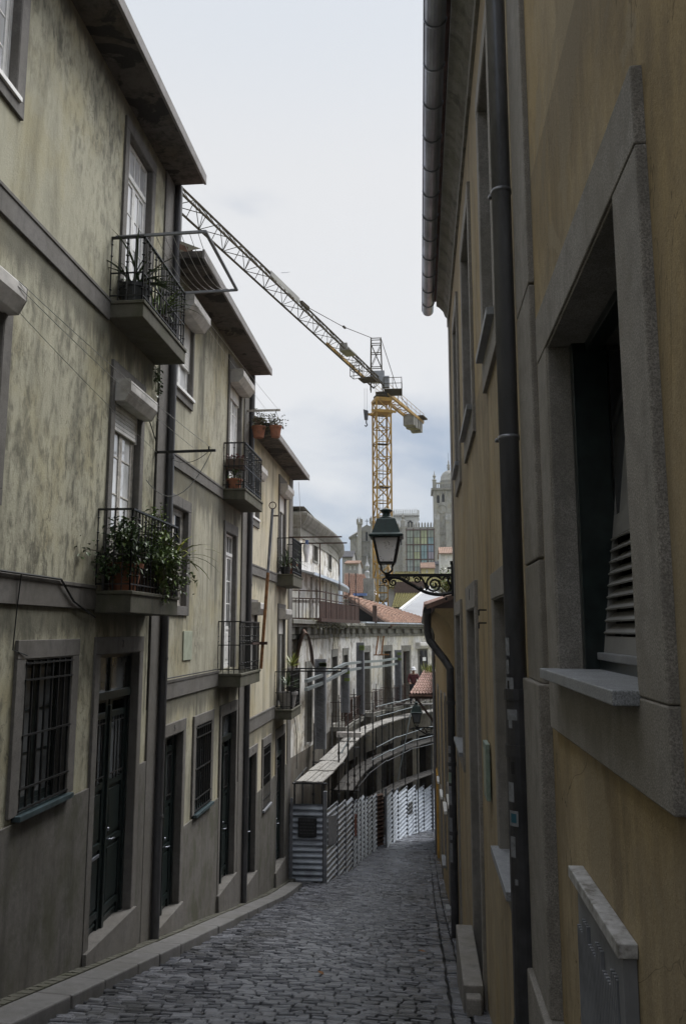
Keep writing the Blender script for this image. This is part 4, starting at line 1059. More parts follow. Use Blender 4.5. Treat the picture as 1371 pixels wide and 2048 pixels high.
street_lamp((RX-.02, yRE-.2, pl.z), 1.0, 'dark green lantern on a scrolled iron bracket, above the tiled roofs', L=(905-776)/F*(yRE-.2)+.02)
pl = aty(864,1455,33.2)
street_lamp((RX-.02, 33.2, pl.z), .86, 'smaller dark lantern under the tiled porch roof at the bend', L=.9, lit=False)

# ================================================================ things on the right
def box_thing(name, label, cat, loc): return thing(name, label, cat, loc)
# meter cabinet
yc0, yc1 = RP(1240,1900,.05)[0], RP(1139,1735,.05)[0]; ztc = (RP(1240,1905,.06)[1]+RP(1139,1735,.06)[1])/2
cab_ = thing('meter_cabinet', 'grey ribbed meter cabinet with a marble top against the ochre wall', 'cabinet', (RX, yc0, sz(yc0)))
m = MB(); zbot = sz(yc1)-.1
m.mbox(Mp,yc0+.02,yc1-.02,zbot,ztc-.045,0.001,.03); m.build('body', M['galvs'], cab_, bevel=.003)
rb = MB(); n = 26
for k in range(n):
    u = yc0+.11+(yc1-yc0-.15)*k/n; st = ztc-.14 - (.05 if k % 9 > 3 else 0)
    rb.mbox(Mp,u,u+(yc1-yc0-.15)/n*.5,zbot,st,.027,.042)
rb.mbox(Mp,yc0+.02,yc0+.085,zbot,ztc-.05,.028,.041)
rb.build('ribbed_door', M['galvs'], cab_, bevel=.001)
m = MB(); m.mbox(Mp,yc0-.0,yc1+.0,ztc-.042,ztc,.001,.058); m.build('marble_top', M['marble'], cab_, bevel=.004)
m = MB(); m.mbox(Mp,yc1-.085,yc1-.06,zbot,zbot+.62,.03,.0435); m.build('slot', M['dark'], cab_)
m = MB(); m.mbox(Mp,yc0+.10,yc0+.25,zbot+.62,zbot+.72,.0425,.0445); m.bar(Mp(yc0+.13,zbot+.44,.045),Mp(yc0+.24,zbot+.62,.045),.006,.012); m.build('torn_sticker', M['paper'], cab_)
# stone step and loose sett
ys0, ys1 = oL2[0]-.25, oL2[1]+.02; zst = sz(ys0)+.24
m = MB(); m.mbox(Mp,ys0,ys1,sz(ys1)-.2,zst,.045,.235)
tag(m.build('door_step', M['granR'], bevel=.012), 'granite door step lying along the foot of the ochre house', 'step')
m = MB(); m.box(.385,.53,ys0-.15,ys0-.012,sz(ys0-.1)-.005,sz(ys0-.1)+.16); o = m.build('loose_sett', M['granR'], bevel=.016)
tag(o, 'single loose granite block standing against the near end of the door step', 'stone block')
yq, zq = RP(980,1540)
m = MB(); m.mbox(Mp,yq-.14,yq+.14,zq-.24,zq+.24,.012,.05); o = m.build('wall_plaque', M['plaque'], bevel=.006)
tag(o, 'greenish metal plaque fixed to the ochre wall between door and downpipe', 'plaque')
m = MB(); m.mbox(Mp,yq-.10,yq+.10,zq-.18,zq+.18,.05,.053); m.build('face_plate', M['plate'], o)
# ================================================================ derelict building being restored at the bend
WALLP = catmull([(-4.1,23.85,0),(-3.95,25.5,0),(-3.75,27.5,0),(-3.6,30.5,0),(-3.45,33.6,0),(-3.0,36.6,0),(-2.3,39.2,0),(-1.3,42.0,0),(0.3,45.2,0),(2.4,48.2,0),(5.5,51,0)], 8)
class Path:
    def __init__(s, P):
        s.P = [Vector((p[0],p[1],0)) for p in P]; s.L = [0]
        for a, b in zip(s.P, s.P[1:]): s.L.append(s.L[-1]+(b-a).length)
    def at(s, u):
        u = max(0, min(s.L[-1]-1e-6, u))
        for i in range(len(s.L)-1):
            if u <= s.L[i+1]:
                t = (u-s.L[i])/(s.L[i+1]-s.L[i]); a, b = s.P[i], s.P[i+1]
                i0 = max(i-1,0); i1 = min(i+2,len(s.P)-1)
                ta = (s.P[min(i+1,len(s.P)-1)]-s.P[i0]).normalized(); tb = (s.P[i1]-s.P[i]).normalized()
                tt = ta.lerp(tb,t).normalized(); return a.lerp(b,t), Vector((tt.y,-tt.x,0))
        return s.P[-1], Vector((1,0,0))
    def M(s, u, z, d):
        p, n = s.at(u); return (p.x+n.x*d, p.y+n.y*d, z)
    def find(s, px, d=0, z=-2):
        best = min(range(0, int(s.L[-1]*50)), key=lambda k: abs(proj(s.M(k/50, z, d))[0]-px)); return best/50
W = Path(WALLP); WL = W.L[-1]
D_ = thing('derelict_building', 'derelict whitewashed building with peeling walls behind scaffolding at the bend', 'building', (-2.3,39.2,-9.6))
class DH: pass
dh = DH(); dh.M = W.M; dh.ops = []; dh.root = D_
FL = -3.72
doors = []
for (pl, pr_, ptop, pref) in ((612,622,1340,0),(663,673,1313,1),(686,694,1310,1),(725,738,1304,1),(767,781,1302,1),(805,818,1302,1),(838,850,1308,1),(866,876,1308,1)):
    u0, u1 = W.find(pl), W.find(pr_); u1 = max(u1, u0+.75); um = (u0+u1)/2; p = W.M(um,0,0); zt_ = aty((pl+pr_)/2, ptop, p[1]).z
    op = (u0, u1, FL, min(zt_, -.85)); doors.append(op); dh.ops.append(op)
# ground floor openings behind the scaffold
for px in (668,705,740,775,812,850):
    u = W.find(px, 0, -6); dh.ops.append((u-.7,u+.7,-9.0,-5.6))
wm = MB(); us = [WL*k/70 for k in range(71)]
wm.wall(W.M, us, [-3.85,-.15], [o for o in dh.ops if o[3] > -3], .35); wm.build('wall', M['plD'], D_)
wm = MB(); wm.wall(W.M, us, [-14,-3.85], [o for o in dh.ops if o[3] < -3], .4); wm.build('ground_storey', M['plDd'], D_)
m = MB()
for k in range(40):
    a, b = WL*k/40, WL*(k+1)/40; m.quad(W.M(a,-14,-1.2),W.M(b,-14,-1.2),W.M(b,.2,-1.2),W.M(a,.2,-1.2))
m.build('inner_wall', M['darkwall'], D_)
# cornice: mouldings, dentil blocks, gutter edge
m = MB(); m.mbox(W.M,0,WL,-.26,-.12,-.05,.07,60); m.mbox(W.M,0,WL,-.12,.12,-.05,.04,60); m.mbox(W.M,0,WL,.121,.22,-.05,.22,60); m.mbox(W.M,0,WL,.222,.36,-.05,.34,60)
u = .4
while u < WL-.3: m.mbox(W.M,u,u+.46,-.1,.12,.0,.17); u += 1.05
m.build('cornice', M['granD'], D_, bevel=.015)
u0 = W.find(716)
m = MB(); m.mbox(W.M,u0,WL,.362,.43,.1,.40,40); m.build('gutter', M['galv'], D_)
# doors in the openings, stone surrounds, small balconies with rusty railings
for i, op in enumerate(doors):
    mid = (op[0]+op[1])/2
    if i in (1,2,5):
        f, p = casement(dh, op, .2, rows=3, cols=1, panel=.9); w = f.build('french_door', M['brown'], D_); p.build('pane', M['glass'], w)
    elif i in (3,4,0):
        f, p = casement(dh, op, .24, rows=1, cols=1); w = f.build('french_door', M['plDd'], D_); p.build('boarding', M['plDd'], w)
    else:
        f, p = casement(dh, op, .24, rows=1, cols=1); w = f.build('french_door', M['white'], D_); p.build('pane', M['dark'], w)
    surround_mesh(dh, op, .16, .3, None, prot=.03).build('stone_surround', M['granD'], w)
    if i >= 1 and i < 7:
        a, b = op[0]-.45, op[1]+.45
        balcony(dh, a, b, FL, .16, .62, .95, parent=D_, mat='granD', knobs=False, railmat='ironrust')
ub = W.find(843); shutter_box(dh, D_, ub-.7, ub+.75, -.62, dep=.3, hh=.33, mat='pvc')
# back part: terrace floor, set-back upper block
m = MB()
pts = [W.M(WL*k/30,.3,0) for k in range(31)]
i = m.add(pts+[(8,60,.3),(-16,60,.3),(-16,23.9,.3)]); m.face(*range(i,i+len(pts)+3)); m.build('terrace_floor', M['granD'], D_)
UP = Path(catmull([(-4.25,28.2,0),(-4.05,31.5,0),(-3.9,35,0),(-3.95,38.5,0),(-4.25,42,0)],8)); UL = UP.L[-1]
uh = DH(); uh.M = UP.M; uh.ops = []; uh.root = D_
ztop = 3.55
wins = []
for px, pt, pb in ((630,1083,1122),(659,1103,1138),(683,1125,1148)):
    u = UP.find(px,0,3); p = UP.M(u,0,0); zt_, zb_ = aty(px,pt,p[1]).z, aty(px,pb,p[1]).z; wins.append((u-.42,u+.42,zb_,zt_)); uh.ops.append(wins[-1])
lows = []
for px in (622,633,652,662,679):
    u = UP.find(px,0,1.5); o = (u-.24,u+.24,.31,2.05); lows.append(o); uh.ops.append(o)
m = MB(); m.wall(UP.M,[UL*k/30 for k in range(31)],[.3,ztop],uh.ops,.3)
e = UP.M(0,0,0); m.quad((e[0],e[1],.3),(e[0]-9,e[1]-.6,.3),(e[0]-9,e[1]-.6,ztop),(e[0],e[1],ztop))
e2 = UP.M(UL,0,0); m.quad((e2[0],e2[1],.3),(e2[0]-9,e2[1]+.6,.3),(e2[0]-9,e2[1]+.6,ztop),(e2[0],e2[1],ztop)); m.build('upper_wall', M['plD'], D_)
m = MB(); 
for k in range(20): m.quad(UP.M(UL*k/20,.3,-.8),UP.M(UL*(k+1)/20,.3,-.8),UP.M(UL*(k+1)/20,ztop,-.8),UP.M(UL*k/20,ztop,-.8))
m.build('upper_inner_wall', M['darkwall'], D_)
for o in wins:
    f, p = casement(uh, o, .18, rows=2, cols=1); w = f.build('window', M['brown'], D_); p.build('pane', M['glass'], w); surround_mesh(uh, o, .1, .34, .08).build('stone_surround', M['granD'], w)
for o in lows:
    f, p = casement(uh, o, .16, rows=1, cols=1); w = f.build('window', M['brown'], D_); p.build('boarding', M['brown'], w)
# sweeping cornice of the upper block
prof = [(0,3.32),(.04,3.32),(.04,3.40),(.02,3.42),(.02,3.68),(.07,3.72),(.10,3.78),(.17,3.86),(.25,4.0),(.30,4.12),(.30,4.20),(.26,4.24),(-.2,4.33)]
m = MB(); prev = None
for k in range(41):
    u = UL*k/40; i = m.add([UP.M(u,z,d) for d,z in prof])
    if prev is not None:
        for q in range(len(prof)-1): m.face(prev+q, i+q, i+q+1, prev+q+1)
    prev = i
# return along the near flank
pa = UP.M(0,0,0); a = m.add([(pa[0]+d,pa[1]-d*.9,z) for d,z in prof]); b = m.add([(pa[0]-9,pa[1]-.6-d*.9,z) for d,z in prof])
for q in range(len(prof)-1): m.face(a+q,a+q+1,b+q+1,b+q)
f0 = m.add([UP.M(0,z,d) for d,z in prof])
for q in range(len(prof)-1): m.face(f0+q,f0+q+1,a+q+1,a+q)
fe = m.add([UP.M(UL,z,d) for d,z in prof]); m.face(*[fe+k for k in range(len(prof))])
m.build('upper_cornice', M['granD'], D_)
m = MB(); m.quad((pa[0]-9,pa[1]-1.2,4.4),(pa[0]+.2,pa[1]-.4,4.4),(e2[0]+.2,e2[1]+.3,4.4),(e2[0]-9,e2[1]+.8,4.4)); m.build('flat_roof', M['granD'], D_)
# lean-to metal canopy half-way up the upper block
m = MB(); a_, b_ = .0, UL
m2 = MB()
for k in range(24):
    u0, u1 = a_+(b_-a_)*k/24, a_+(b_-a_)*(k+1)/24
    m.hexa([UP.M(u0,2.12,0),UP.M(u1,2.12,0),UP.M(u1,2.0,.5),UP.M(u0,2.0,.5),UP.M(u0,2.2,0),UP.M(u1,2.2,0),UP.M(u1,2.06,.5),UP.M(u0,2.06,.5)])
    m2.mbox(UP.M,u0,u1,1.98,2.08,.5,.55)
m.build('canopy', M['galvd'], D_); m2.build('canopy_edge', M['galv'], D_)
# rusty terrace balustrade
ZB = .36
bp = [aty(586,1245,24.6), aty(640,1247,27.6), aty(718,1243,34.5)]
b0 = Vector((-4.6,25.8,ZB)); b1 = Vector((aty(639,1246,27.0).x,27.0,ZB)); b2 = Vector((aty(717,1243,34.0).x,34.0,ZB))
m = MB()
for (p, q, pan) in ((b0,b1,False),(b1,b2,True)):
    n = max(2,int((q-p).length/.85))
    for k in range(n+1):
        t = p.lerp(q,k/n); m.bar(t,t+Vector((0,0,1.02)),.035)
    for z in (.98,.72): m.bar(p+Vector((0,0,z)),q+Vector((0,0,z)),.035)
    m.bar(p+Vector((0,0,.02)),q+Vector((0,0,.02)),.10,.12)
    if not pan:
        n = int((q-p).length/.14)
        for k in range(n): t = p.lerp(q,k/n); m.bar(t,t+Vector((0,0,.72)),.02)
m.bar(b1,b1+Vector((0,0,2.6)),.04); mm = b1.lerp(b2,.45); m.bar(mm,mm+Vector((0,0,2.4)),.035)
bal = m.build('terrace_railing', M['ironrust'], D_)
m = MB(); n = 80; prev = None
for k in range(n+1):
    p = b1.lerp(b2,k/n)+(b2-b1).cross(Vector((0,0,1))).normalized()*(.012 if k % 4 < 2 else -.012)
    i = m.add([p+Vector((0,0,.05)),p+Vector((0,0,.66))])
    if prev is not None: m.face(prev,i,i+1,prev+1)
    prev = i
m.build('rusty_sheet', M['ironrust'], bal)
m = MB(); m.bar((-4.6,25.9,.98),(b1.x,27.05,.98),.05,.09); m.build('plank', M['plank'], bal)
# rusty brackets hanging from the cornice
m = MB()
for px in (752,763):
    u = W.find(px,0,0); m.bar(W.M(u,-.25,.1),W.M(u-.35,-1.15,.1),.06); m.bar(W.M(u-.35,-1.15,.0),W.M(u-.35,-1.15,.5),.05)
m.build('loose_bracket', M['rustpole'], D_)
# weeds along the cornice
m = MB(); r = random.Random(4)
for k in range(900):
    u = W.find(604)+r.random()**1.3*(W.find(722)-W.find(604)); d = .15+r.random()*.25
    p = Vector(W.M(u,.33+r.uniform(-.25,.05)*(d>.3),d)); m.leaf(p,(r.uniform(-1,1),r.uniform(-1,1),r.uniform(-.2,1.3)),r.uniform(.08,.22),r.uniform(.02,.05),droop=.5)
for k in range(26):
    u = W.find(604)+r.random()*(W.find(722)-W.find(604)); p = Vector(W.M(u,.3,.36)); m.tube([p,p+Vector((r.uniform(-.05,.05),0,-.3)),p+Vector((r.uniform(-.1,.1),0,-r.uniform(.5,.9)))],.006,4,False)
tag(m.build('weeds', M['weed']), 'weeds growing along the decayed cornice below the rusty balcony', 'weeds', None, 'stuff')
# tiled roof over the right-hand part of the derelict building
A0, A1, A2, A3 = w3(787,1251,41.2), w3(862,1250,46.5), w3(852,1240,51), w3(697,1193,44.5)
A0 = w3(781,1250,40.6)
tile_patch('tiled_roof', A0, A1, A2, A3, M['tile'], D_, nu=20, rows=14, amp=.09)
m = MB(); q0 = Vector(W.M(W.find(735),.36,.0)); 
m.bar(A3-Vector((0,0,.12)), A0-Vector((0,0,.1)), .12,.16); m.bar(w3(749,1246,38.5),w3(749,1215,38.5)+Vector((0,0,.1)),.2)
m.build('roof_frame', M['brown'], D_)
m = MB(); i = m.add([w3(697,1252,44.8),w3(790,1252,43),A0+Vector((0,.5,-.1)),A3+Vector((0,.5,-.1))]); m.face(i,i+1,i+2,i+3); m.build('gable_infill', M['dark'], D_)

# bent sheet-iron hood by the corner of house C
m = MB(); prof2 = []
yS = 24.3
P0 = [(594,1340),(600,1300),(608,1272),(614,1268),(620,1278),(626,1305),(629,1337)]
P0 = [(v.x,v.y) for v in catmull([(a,b,0) for a,b in P0],4)]
prev = None
for a, b in P0:
    p = aty(a,b,yS); i = m.add([p+Vector((-.0,0,0)), p+Vector((-.35,1.6,.15)), p+Vector((-.35,1.6,.18)), p+Vector((0,0,.03))])
    if prev is not None:
        for k in range(4): m.face(prev+k, i+k, i+(k+1)%4, prev+(k+1)%4)
    prev = i
tag(m.build('sheet_hood', M['tiledark']), 'bent dark sheet-metal hood hanging at the corner above the hoarding', 'metal sheet')

# ================================================================ corrugated hoarding
HP = [(650,23.5),(674,24.9),(690,26.0),(705,27.2),(720,29.3),(734,31.6),(752.5,33.6)]
def hp(px, y, z=None): p = aty(px,1600,y); return Vector((p.x,p.y,sz(y)))
def corr_panel(parent, p, q, h, lift=.05, mat='galv', pitch=.165, amp=.03):
    p, q = Vector(p), Vector(q); t = (q-p); t.z = 0; n = Vector((t.y,-t.x,0)).normalized()
    m = MB(); K = int(h/pitch)*8; prev = None
    zl = min(p.z,q.z)*.35+max(p.z,q.z)*.65; lift -= max(p.z,q.z)*.65+min(p.z,q.z)*.35-min(p.z,q.z); h += zl-min(p.z,q.z); K = int(h/pitch)*8; zl = min(p.z,q.z); p.z = q.z = zl; lift = .02
    for k in range(K+1):
        z = lift+h*k/K; ph = (z/pitch) % 1.0
        o = amp*math.sin(2*pi*ph)
        i = m.add([p+Vector((0,0,z))+n*o, q+Vector((0,0,z))+n*o])
        if prev is not None: m.face(prev,prev+1,i+1,i)
        prev = i
    return m.build('corrugated_panel', M[mat], parent)
fen = thing('hoarding', 'corrugated metal site hoarding along the kerb, beginning at the dark end panel', 'fence', tuple(hp(650,23.5)))
# end panel facing up the lane
e0 = Vector((LX+.02,23.45,sz(23.45)+.05)); e1_ = hp(650,23.5)+Vector((-.05,-.05,0))
corr_panel(fen, e0, e1_+Vector((-.02,0,.05)), 2.08, .0, 'galvd', .16, .028)
def post(parent, p, h=2.4, w=.10, mat='galvs'):
    m = MB(); m.box(p.x-w/2,p.x+w/2,p.y-w/2,p.y+w/2,p.z-.3,p.z+h); return m.build('post', M[mat], parent, bevel=.005)
post(fen, hp(650,23.5), 2.5); post(fen, Vector((LX+.1,23.4,sz(23.4))), 2.3, .07)
# dark notice on the end panel
zc_ = sz(23.5); m = MB(); xa, xb = e0.x+.27, e0.x+.80; m.box(xa,xb,23.36,23.40,zc_+1.28,zc_+1.78); sgn = m.build('notice_board', M['ink'], fen)
r = random.Random(2); lm = simple('grey_lettering',(.07,.07,.075),.7)
for row in range(5):
    m = MB(); z = zc_+1.36+row*.085; x = xa+.05
    while x < xb-.08:
        L_ = r.uniform(.03,.09); m.box(x,min(x+L_,xb-.04),23.352,23.3585,z,z+.028+.02*(row==4)); x += L_+.02
    m.build('line_of_text', lm, sgn)
pts = [hp(*a) for a in HP]
full = []
for a, b in zip(pts, pts[1:]):
    n = max(1,int(round((b-a).length/1.0)))
    for k in range(n): full.append((a.lerp(b,k/n), a.lerp(b,(k+1)/n)))
for k, (a, b) in enumerate(full):
    a = Vector((a.x,a.y,sz(a.y))); b = Vector((b.x,b.y,sz(b.y)))
    corr_panel(fen, a.lerp(b,.05), a.lerp(b,.95), 2.05 + .04*((k*7)%3)); post(fen, b, 2.15, .06)
def poster(p, q, t0, t1, z0, z1, mat, name='poster'):
    m = MB(); a, b = p.lerp(q,t0), p.lerp(q,t1); t = (b-a); n = Vector((t.y,-t.x,0)).normalized()*.03
    m.quad(a+n+Vector((0,0,z0)),b+n+Vector((0,0,z0)),b+n+Vector((0,0,z1)),a+n+Vector((0,0,z1))); return m.build(name, M[mat], fen)
poster(full[0][0],full[0][1],.15,.9,1.0,1.8,'galvs'); poster(full[3][0],full[3][1],.25,.8,1.0,1.7,'poster')
fen2 = thing('hoarding', 'second run of corrugated hoarding at the bend, beyond the dark gap', 'fence', tuple(hp(770,34.6)))
pts = [hp(771,34.6),hp(795,38.2),hp(830,42),hp(862,45.2),hp(885,47)]
k = 0
for a, b in zip(pts, pts[1:]):
    n = max(1,int(round((b-a).length/1.75)))
    for j in range(n):
        p, q = a.lerp(b,j/n), a.lerp(b,(j+1)/n); p.z, q.z = sz(p.y), sz(q.y)
        corr_panel(fen2, p.lerp(q,.03), q.lerp(p,.03), 2.15, pitch=.19, amp=.034); post(fen2, q, 2.3, .07)
        if k == 3:
            fen, keep = fen2, fen; poster(p,q,.1,.6,1.0,1.55,'ink'); fen = keep
        k += 1
post(fen2, pts[0], 2.4, .08)
g_ = MB(); ga, gb = hp(754,33.75), hp(769,34.5); corr_panel(fen2, ga+Vector((-.3,.7,0)), gb+Vector((-.1,.6,0)), 2.0, mat='tiledark')

# ================================================================ scaffolding
sc_ = thing('scaffolding', 'tube scaffolding with plank decks in front of the derelict facade', 'scaffolding', tuple(W.M(W.find(700),-7.6,1.2)))
ZD = [(650,-4.25),(690,-4.25),(725,-4.2),(760,-4.05),(800,-4.1),(835,-4.05),(862,-3.9)]
u_a, u_b = W.find(660,.8,-4.2), W.find(905,.8,-4.2)
def deck(ua, ub, z, d0, d1, mat, n, name='plank_deck'):
    for k in range(n):
        a = ua+(ub-ua)*k/n; b = ua+(ub-ua)*(k+1)/n-.03; m = MB(); st = 3
        for j in range(st):
            x0, x1 = d0+(d1-d0)*j/st+.012, d0+(d1-d0)*(j+1)/st-.012; m.mbox(W.M,a,b,z+.006*((j+k)%2),z+.045+.006*((j+k)%2),x0,x1,2)
        m.build(name, M[mat], sc_)
deck(u_a, u_b, -4.24, .42, 1.08, 'plank', 14)
deck(u_a+3, u_b, -5.75, .42, 1.12, 'plankd', 12)
deck(u_a+7, u_b, -7.4, .42, 1.05, 'plankd', 9)
# toe board lying across the top deck
uq = W.find(711,1.05,-4.2); m = MB(); m.mbox(W.M,uq,uq+.25,-4.05,-3.86,.3,1.25); m.build('toe_board', simple('pale_board',(.55,.52,.5),.8), sc_)
u = u_a-.4; k = 0
while u < u_b:
    for d in (.34, 1.17):
        p = W.M(u,0,d); m = MB(); zt_ = -2.7 if (k % 2) else -3.2
        if d > 1: zt_ -= .35
        m.tube([(p[0],p[1],sz(min(p[1],59))-.05),(p[0],p[1],zt_)], .03, 6); m.tube([(p[0],p[1],zt_-.02),(p[0],p[1],zt_+.22)], .017, 5)
        for z in (-3.9,-4.3,-5.2,-5.85,-6.6): m.tube([(p[0],p[1],z-.04),(p[0],p[1],z+.04)], .048, 6)
        m.build('standard', M['scaf'], sc_)
    u += 1.75; k += 1
for (z, d, mt, st_) in ((-3.3,1.2,'scafl',9),(-3.75,1.2,'scafl',9),(-4.95,1.2,'scafl',9),(-5.4,1.2,'scafl',8),(-5.8,1.2,'scaf',4),(-4.3,.36,'scaf',2)):
    ua_ = u_a+st_; k = 0
    while ua_ < u_b-1:
        m = MB(); L_ = 3.4; dz_ = .05*math.sin(k*2.1+z*3); m.tube([W.M(ua_-.1,z+dz_,d),W.M(min(ua_+L_,u_b),z-dz_*.6,d)], .021, 5); m.build('guard_rail', M[mt], sc_); ua_ += L_; k += 1
for (pa_, pb_, y) in (((822,1420),(795,1560),40),((700,1475),(668,1530),29)):
    m = MB(); m.tube([aty(*pa_,y),aty(*pb_,y-1)], .028, 6); m.build('brace', M['scafl'], sc_)
u = u_a
while u < u_b:
    m = MB()
    for z in (-4.27,-5.8): m = MB(); m.tube([W.M(u,z,.2),W.M(u,z,1.3)], .025, 5); m.build('transom_tube', M['scaf'], sc_)
    u += 3.5
# covered walkway roof: the wide boards above the end panel
wk = thing('walkway_roof', 'plank roof over the pavement just behind the corrugated end panel', 'plank roof', tuple(e0))
for k, (a, b) in enumerate((((592,1552),(646,1552)),((618,1514),(664,1514)),((640,1487),(684,1487)))):
    pass
q = [(592,645,1552,23.3),(617,668,1518,25.0),(640,684,1490,26.6),(668,697,1462,28.8)]
for k in range(3):
    (a0,a1,ay,yy0),(b0_,b1_,by,yy1) = q[k], q[k+1]; zz = -4.22+.03*(k%2)
    L0, R0 = aty(a0,ay,yy0), aty(a1,ay,yy0); L1, R1 = aty(b0_,by,yy1), aty(b1_,by,yy1)
    m = MB()
    for j in range(5):
        t0, t1 = j/5+.01, (j+1)/5-.01
        c = [L0.lerp(R0,t0),L0.lerp(R0,t1),L1.lerp(R1,t1),L1.lerp(R1,t0)]; c = [Vector((v.x,v.y,zz+.012*(j%2))) for v in c]
        if j == 3: c = [v-Vector((0,0,.02)) for v in c]
        m.hexa([v-Vector((0,0,.035)) for v in c]+c)
    m.build('plank_panel', M['plank'], wk)
m = MB()
for x in (LX+.15, -2.85):
    for y in (23.6,25.2): m.tube([(x,y,sz(y)-.1),(x,y,-4.26)], .03, 6)
    m.tube([(x,23.3,-4.29),(x,26,-4.29)], .025, 6)
m.tube([(LX+.1,23.5,-4.31),(-2.7,23.5,-4.31)], .028, 6); m.build('frame', M['scaf'], wk)
# facade-retention steel: columns and walers
def steel_col(px, pyt, pyb, y, label, w=.34):
    t, b = aty(px,pyt,y), aty(px,pyb,y); root = thing('steel_column', label, 'steel column', (t.x,y,b.z), 'steel columns bracing the derelict facade')
    m = MB(); x = t.x
    for sx in (-1,1): m.box(x+sx*w/2-.03,x+sx*w/2+.03,y-.16,y+.16,b.z,t.z)
    z = b.z+.1; k = 0
    while z < t.z-.15:
        m.bar((x-w/2,y-.12,z),(x+w/2,y-.12,z+.17),.03,.02); m.bar((x+w/2,y-.12,z),(x-w/2,y-.12,z+.17),.03,.02); z += .17
    m.build('lattice', M['galvs'], root)
    m = MB(); m.box(x-w/2,x+w/2,y-.02,y+.02,b.z,t.z); m.build('web', M['galvs'], root)
    m = MB(); r = random.Random(int(px))
    for k in range(2): zz = t.z-.12-r.uniform(.0,.6)*(k); m.box(x-.1*w,x+w/2+.034,y-.165,y+.165,zz-.12,zz)
    m.build('paint_mark', simple('lime_paint_mark',(.13,.18,.05),.7), root)
steel_col(641,1318,1498,27.6,'nearest steel lattice column bracing the peeling facade',.32)
steel_col(690,1335,1425,31.8,'shorter steel column with a green top, second along the facade',.28)
steel_col(720,1285,1428,35.4,'tallest steel column, rising above the waler beams',.28)
steel_col(795,1300,1402,41.0,'farthest steel column, right of the boarded french doors',.28)
m = MB()
seg = [(612,1362,25.8),(640,1352,27.2),(690,1328,31.4),(720,1324,35.2),(757,1322,38.6),(793,1317,40.8)]
for (a, b) in zip(seg, seg[1:]):
    p, q = aty(*a[:2],a[2]), aty(*b[:2],b[2]); m.bar(p,q,.12,.10); m.bar(p-Vector((0,0,.26)),q-Vector((0,0,.26)),.12,.10)
o = m.build('waler_beam', M['scafl']); tag(o, 'pale green horizontal waler beams tying the steel columns together', 'steel beam')
# black sheet hanging in the far doorway
ub = W.find(843); m = MB(); n = 8; prev = None
for k in range(n+1):
    z = -1.05-2.4*k/n; i = m.add([W.M(ub-.32+.03*math.sin(k),z,.06),W.M(ub-.1,z,.13+.03*math.sin(k*1.7)),W.M(ub+.18,z,.09),W.M(ub+.36-.04*math.cos(k*1.3),z,.15)])
    if prev is not None:
        for q_ in range(3): m.face(prev+q_,prev+q_+1,i+q_+1,i+q_)
    prev = i
o = tag(m.build('plastic_sheet', M['sheet']), 'black plastic sheet hanging in a far white doorway', 'plastic sheet')
m = MB(); m.mbox(W.M,ub-.2,ub+.15,-1.62,-1.42,.15,.17); m.build('white_patch', M['cloth'], o)
# ================================================================ terrain and the far town
def hill():
    m = MB(); nx, ny = 26, 30; idx = {}
    for j in range(ny+1):
        y = 62+ (420-62)*(j/ny)**1.3
        for i in range(nx+1):
            x = -160+320*i/nx; t = max(0,min(1,(y-70)/110)); z = -13+ (14+3*math.exp(-((x-8)/70)**2))*t*t*(3-2*t) + .8*noise.noise(Vector((x*.03,y*.03,0)))
            idx[i,j] = m.add([(x,y,z)])
    for j in range(ny):
        for i in range(nx): m.face(idx[i,j],idx[i+1,j],idx[i+1,j+1],idx[i,j+1])
    tag(m.build('hill', M['moss']), 'hillside below the cathedral, hidden by roofs', None, None, 'structure')
    g = MB(); g.quad((-600,-400,-16),(600,-400,-16),(600,900,-16),(-600,900,-16)); tag(g.build('terrain', M['moss']), 'ground sheet reaching the horizon', None, None, 'structure')
hill()
def gable_house(name, label, px0, px1, pyb, pyt, pyr, y, wallm, roofm, dep=8, wins=(), group=None, cat='house', sash='white'):
    a, b = aty(px0,pyb,y), aty(px1,pyb,y); zt = aty(px0,pyt,y).z; zr = aty(px0,pyr,y).z; zb = a.z-8
    root = thing(name, label, cat, (a.x,y,a.z), group)
    m = MB(); x0, x1 = a.x, b.x
    ops = []
    for (p0,p1,q0,q1) in wins:
        ops.append((aty(p0,q1,y).x,aty(p1,q1,y).x,aty(p0,q1,y).z,aty(p0,q0,y).z))
    Mf = lambda u, z, d: (u, y-d, z)
    m.wall(Mf,[x0,x1],[zb,zt],ops,.25)
    m.quad((x0,y,zb),(x0,y+dep,zb),(x0,y+dep,zt),(x0,y,zt)); m.quad((x1,y,zb),(x1,y+dep,zb),(x1,y+dep,zt),(x1,y,zt)); m.quad((x0,y+dep,zb),(x1,y+dep,zb),(x1,y+dep,zt),(x0,y+dep,zt))
    m.build('wall', M[wallm], root)
    e = (x1-x0)*.03+.1
    tile_patch('roof', (x0-e,y-.4,zt), (x1+e,y-.4,zt), (x1+e,y+dep/2,zr), (x0-e,y+dep/2,zr), M[roofm], root, nu=14, rows=8, amp=.08)
    tile_patch('roof', (x0-e,y+dep+.4,zt), (x1+e,y+dep+.4,zt), (x1+e,y+dep/2,zr), (x0-e,y+dep/2,zr), M[roofm], root, nu=6, rows=4, amp=.08)
    m = MB()
    for x in (x0+.002, x1-.002):
        i = m.add([(x,y,zt-.01),(x,y+dep,zt-.01),(x,y+dep/2,zr-.05)]); m.face(i,i+1,i+2)
    m.build('gable_end', M[wallm], root)
    hh = DH(); hh.M = Mf
    for o in ops:
        f, p = casement(hh, o, .12, fw=.12, rows=2, cols=1); w = f.build('window', M[sash], root); p.build('pane', M['glass'], w)
    return root
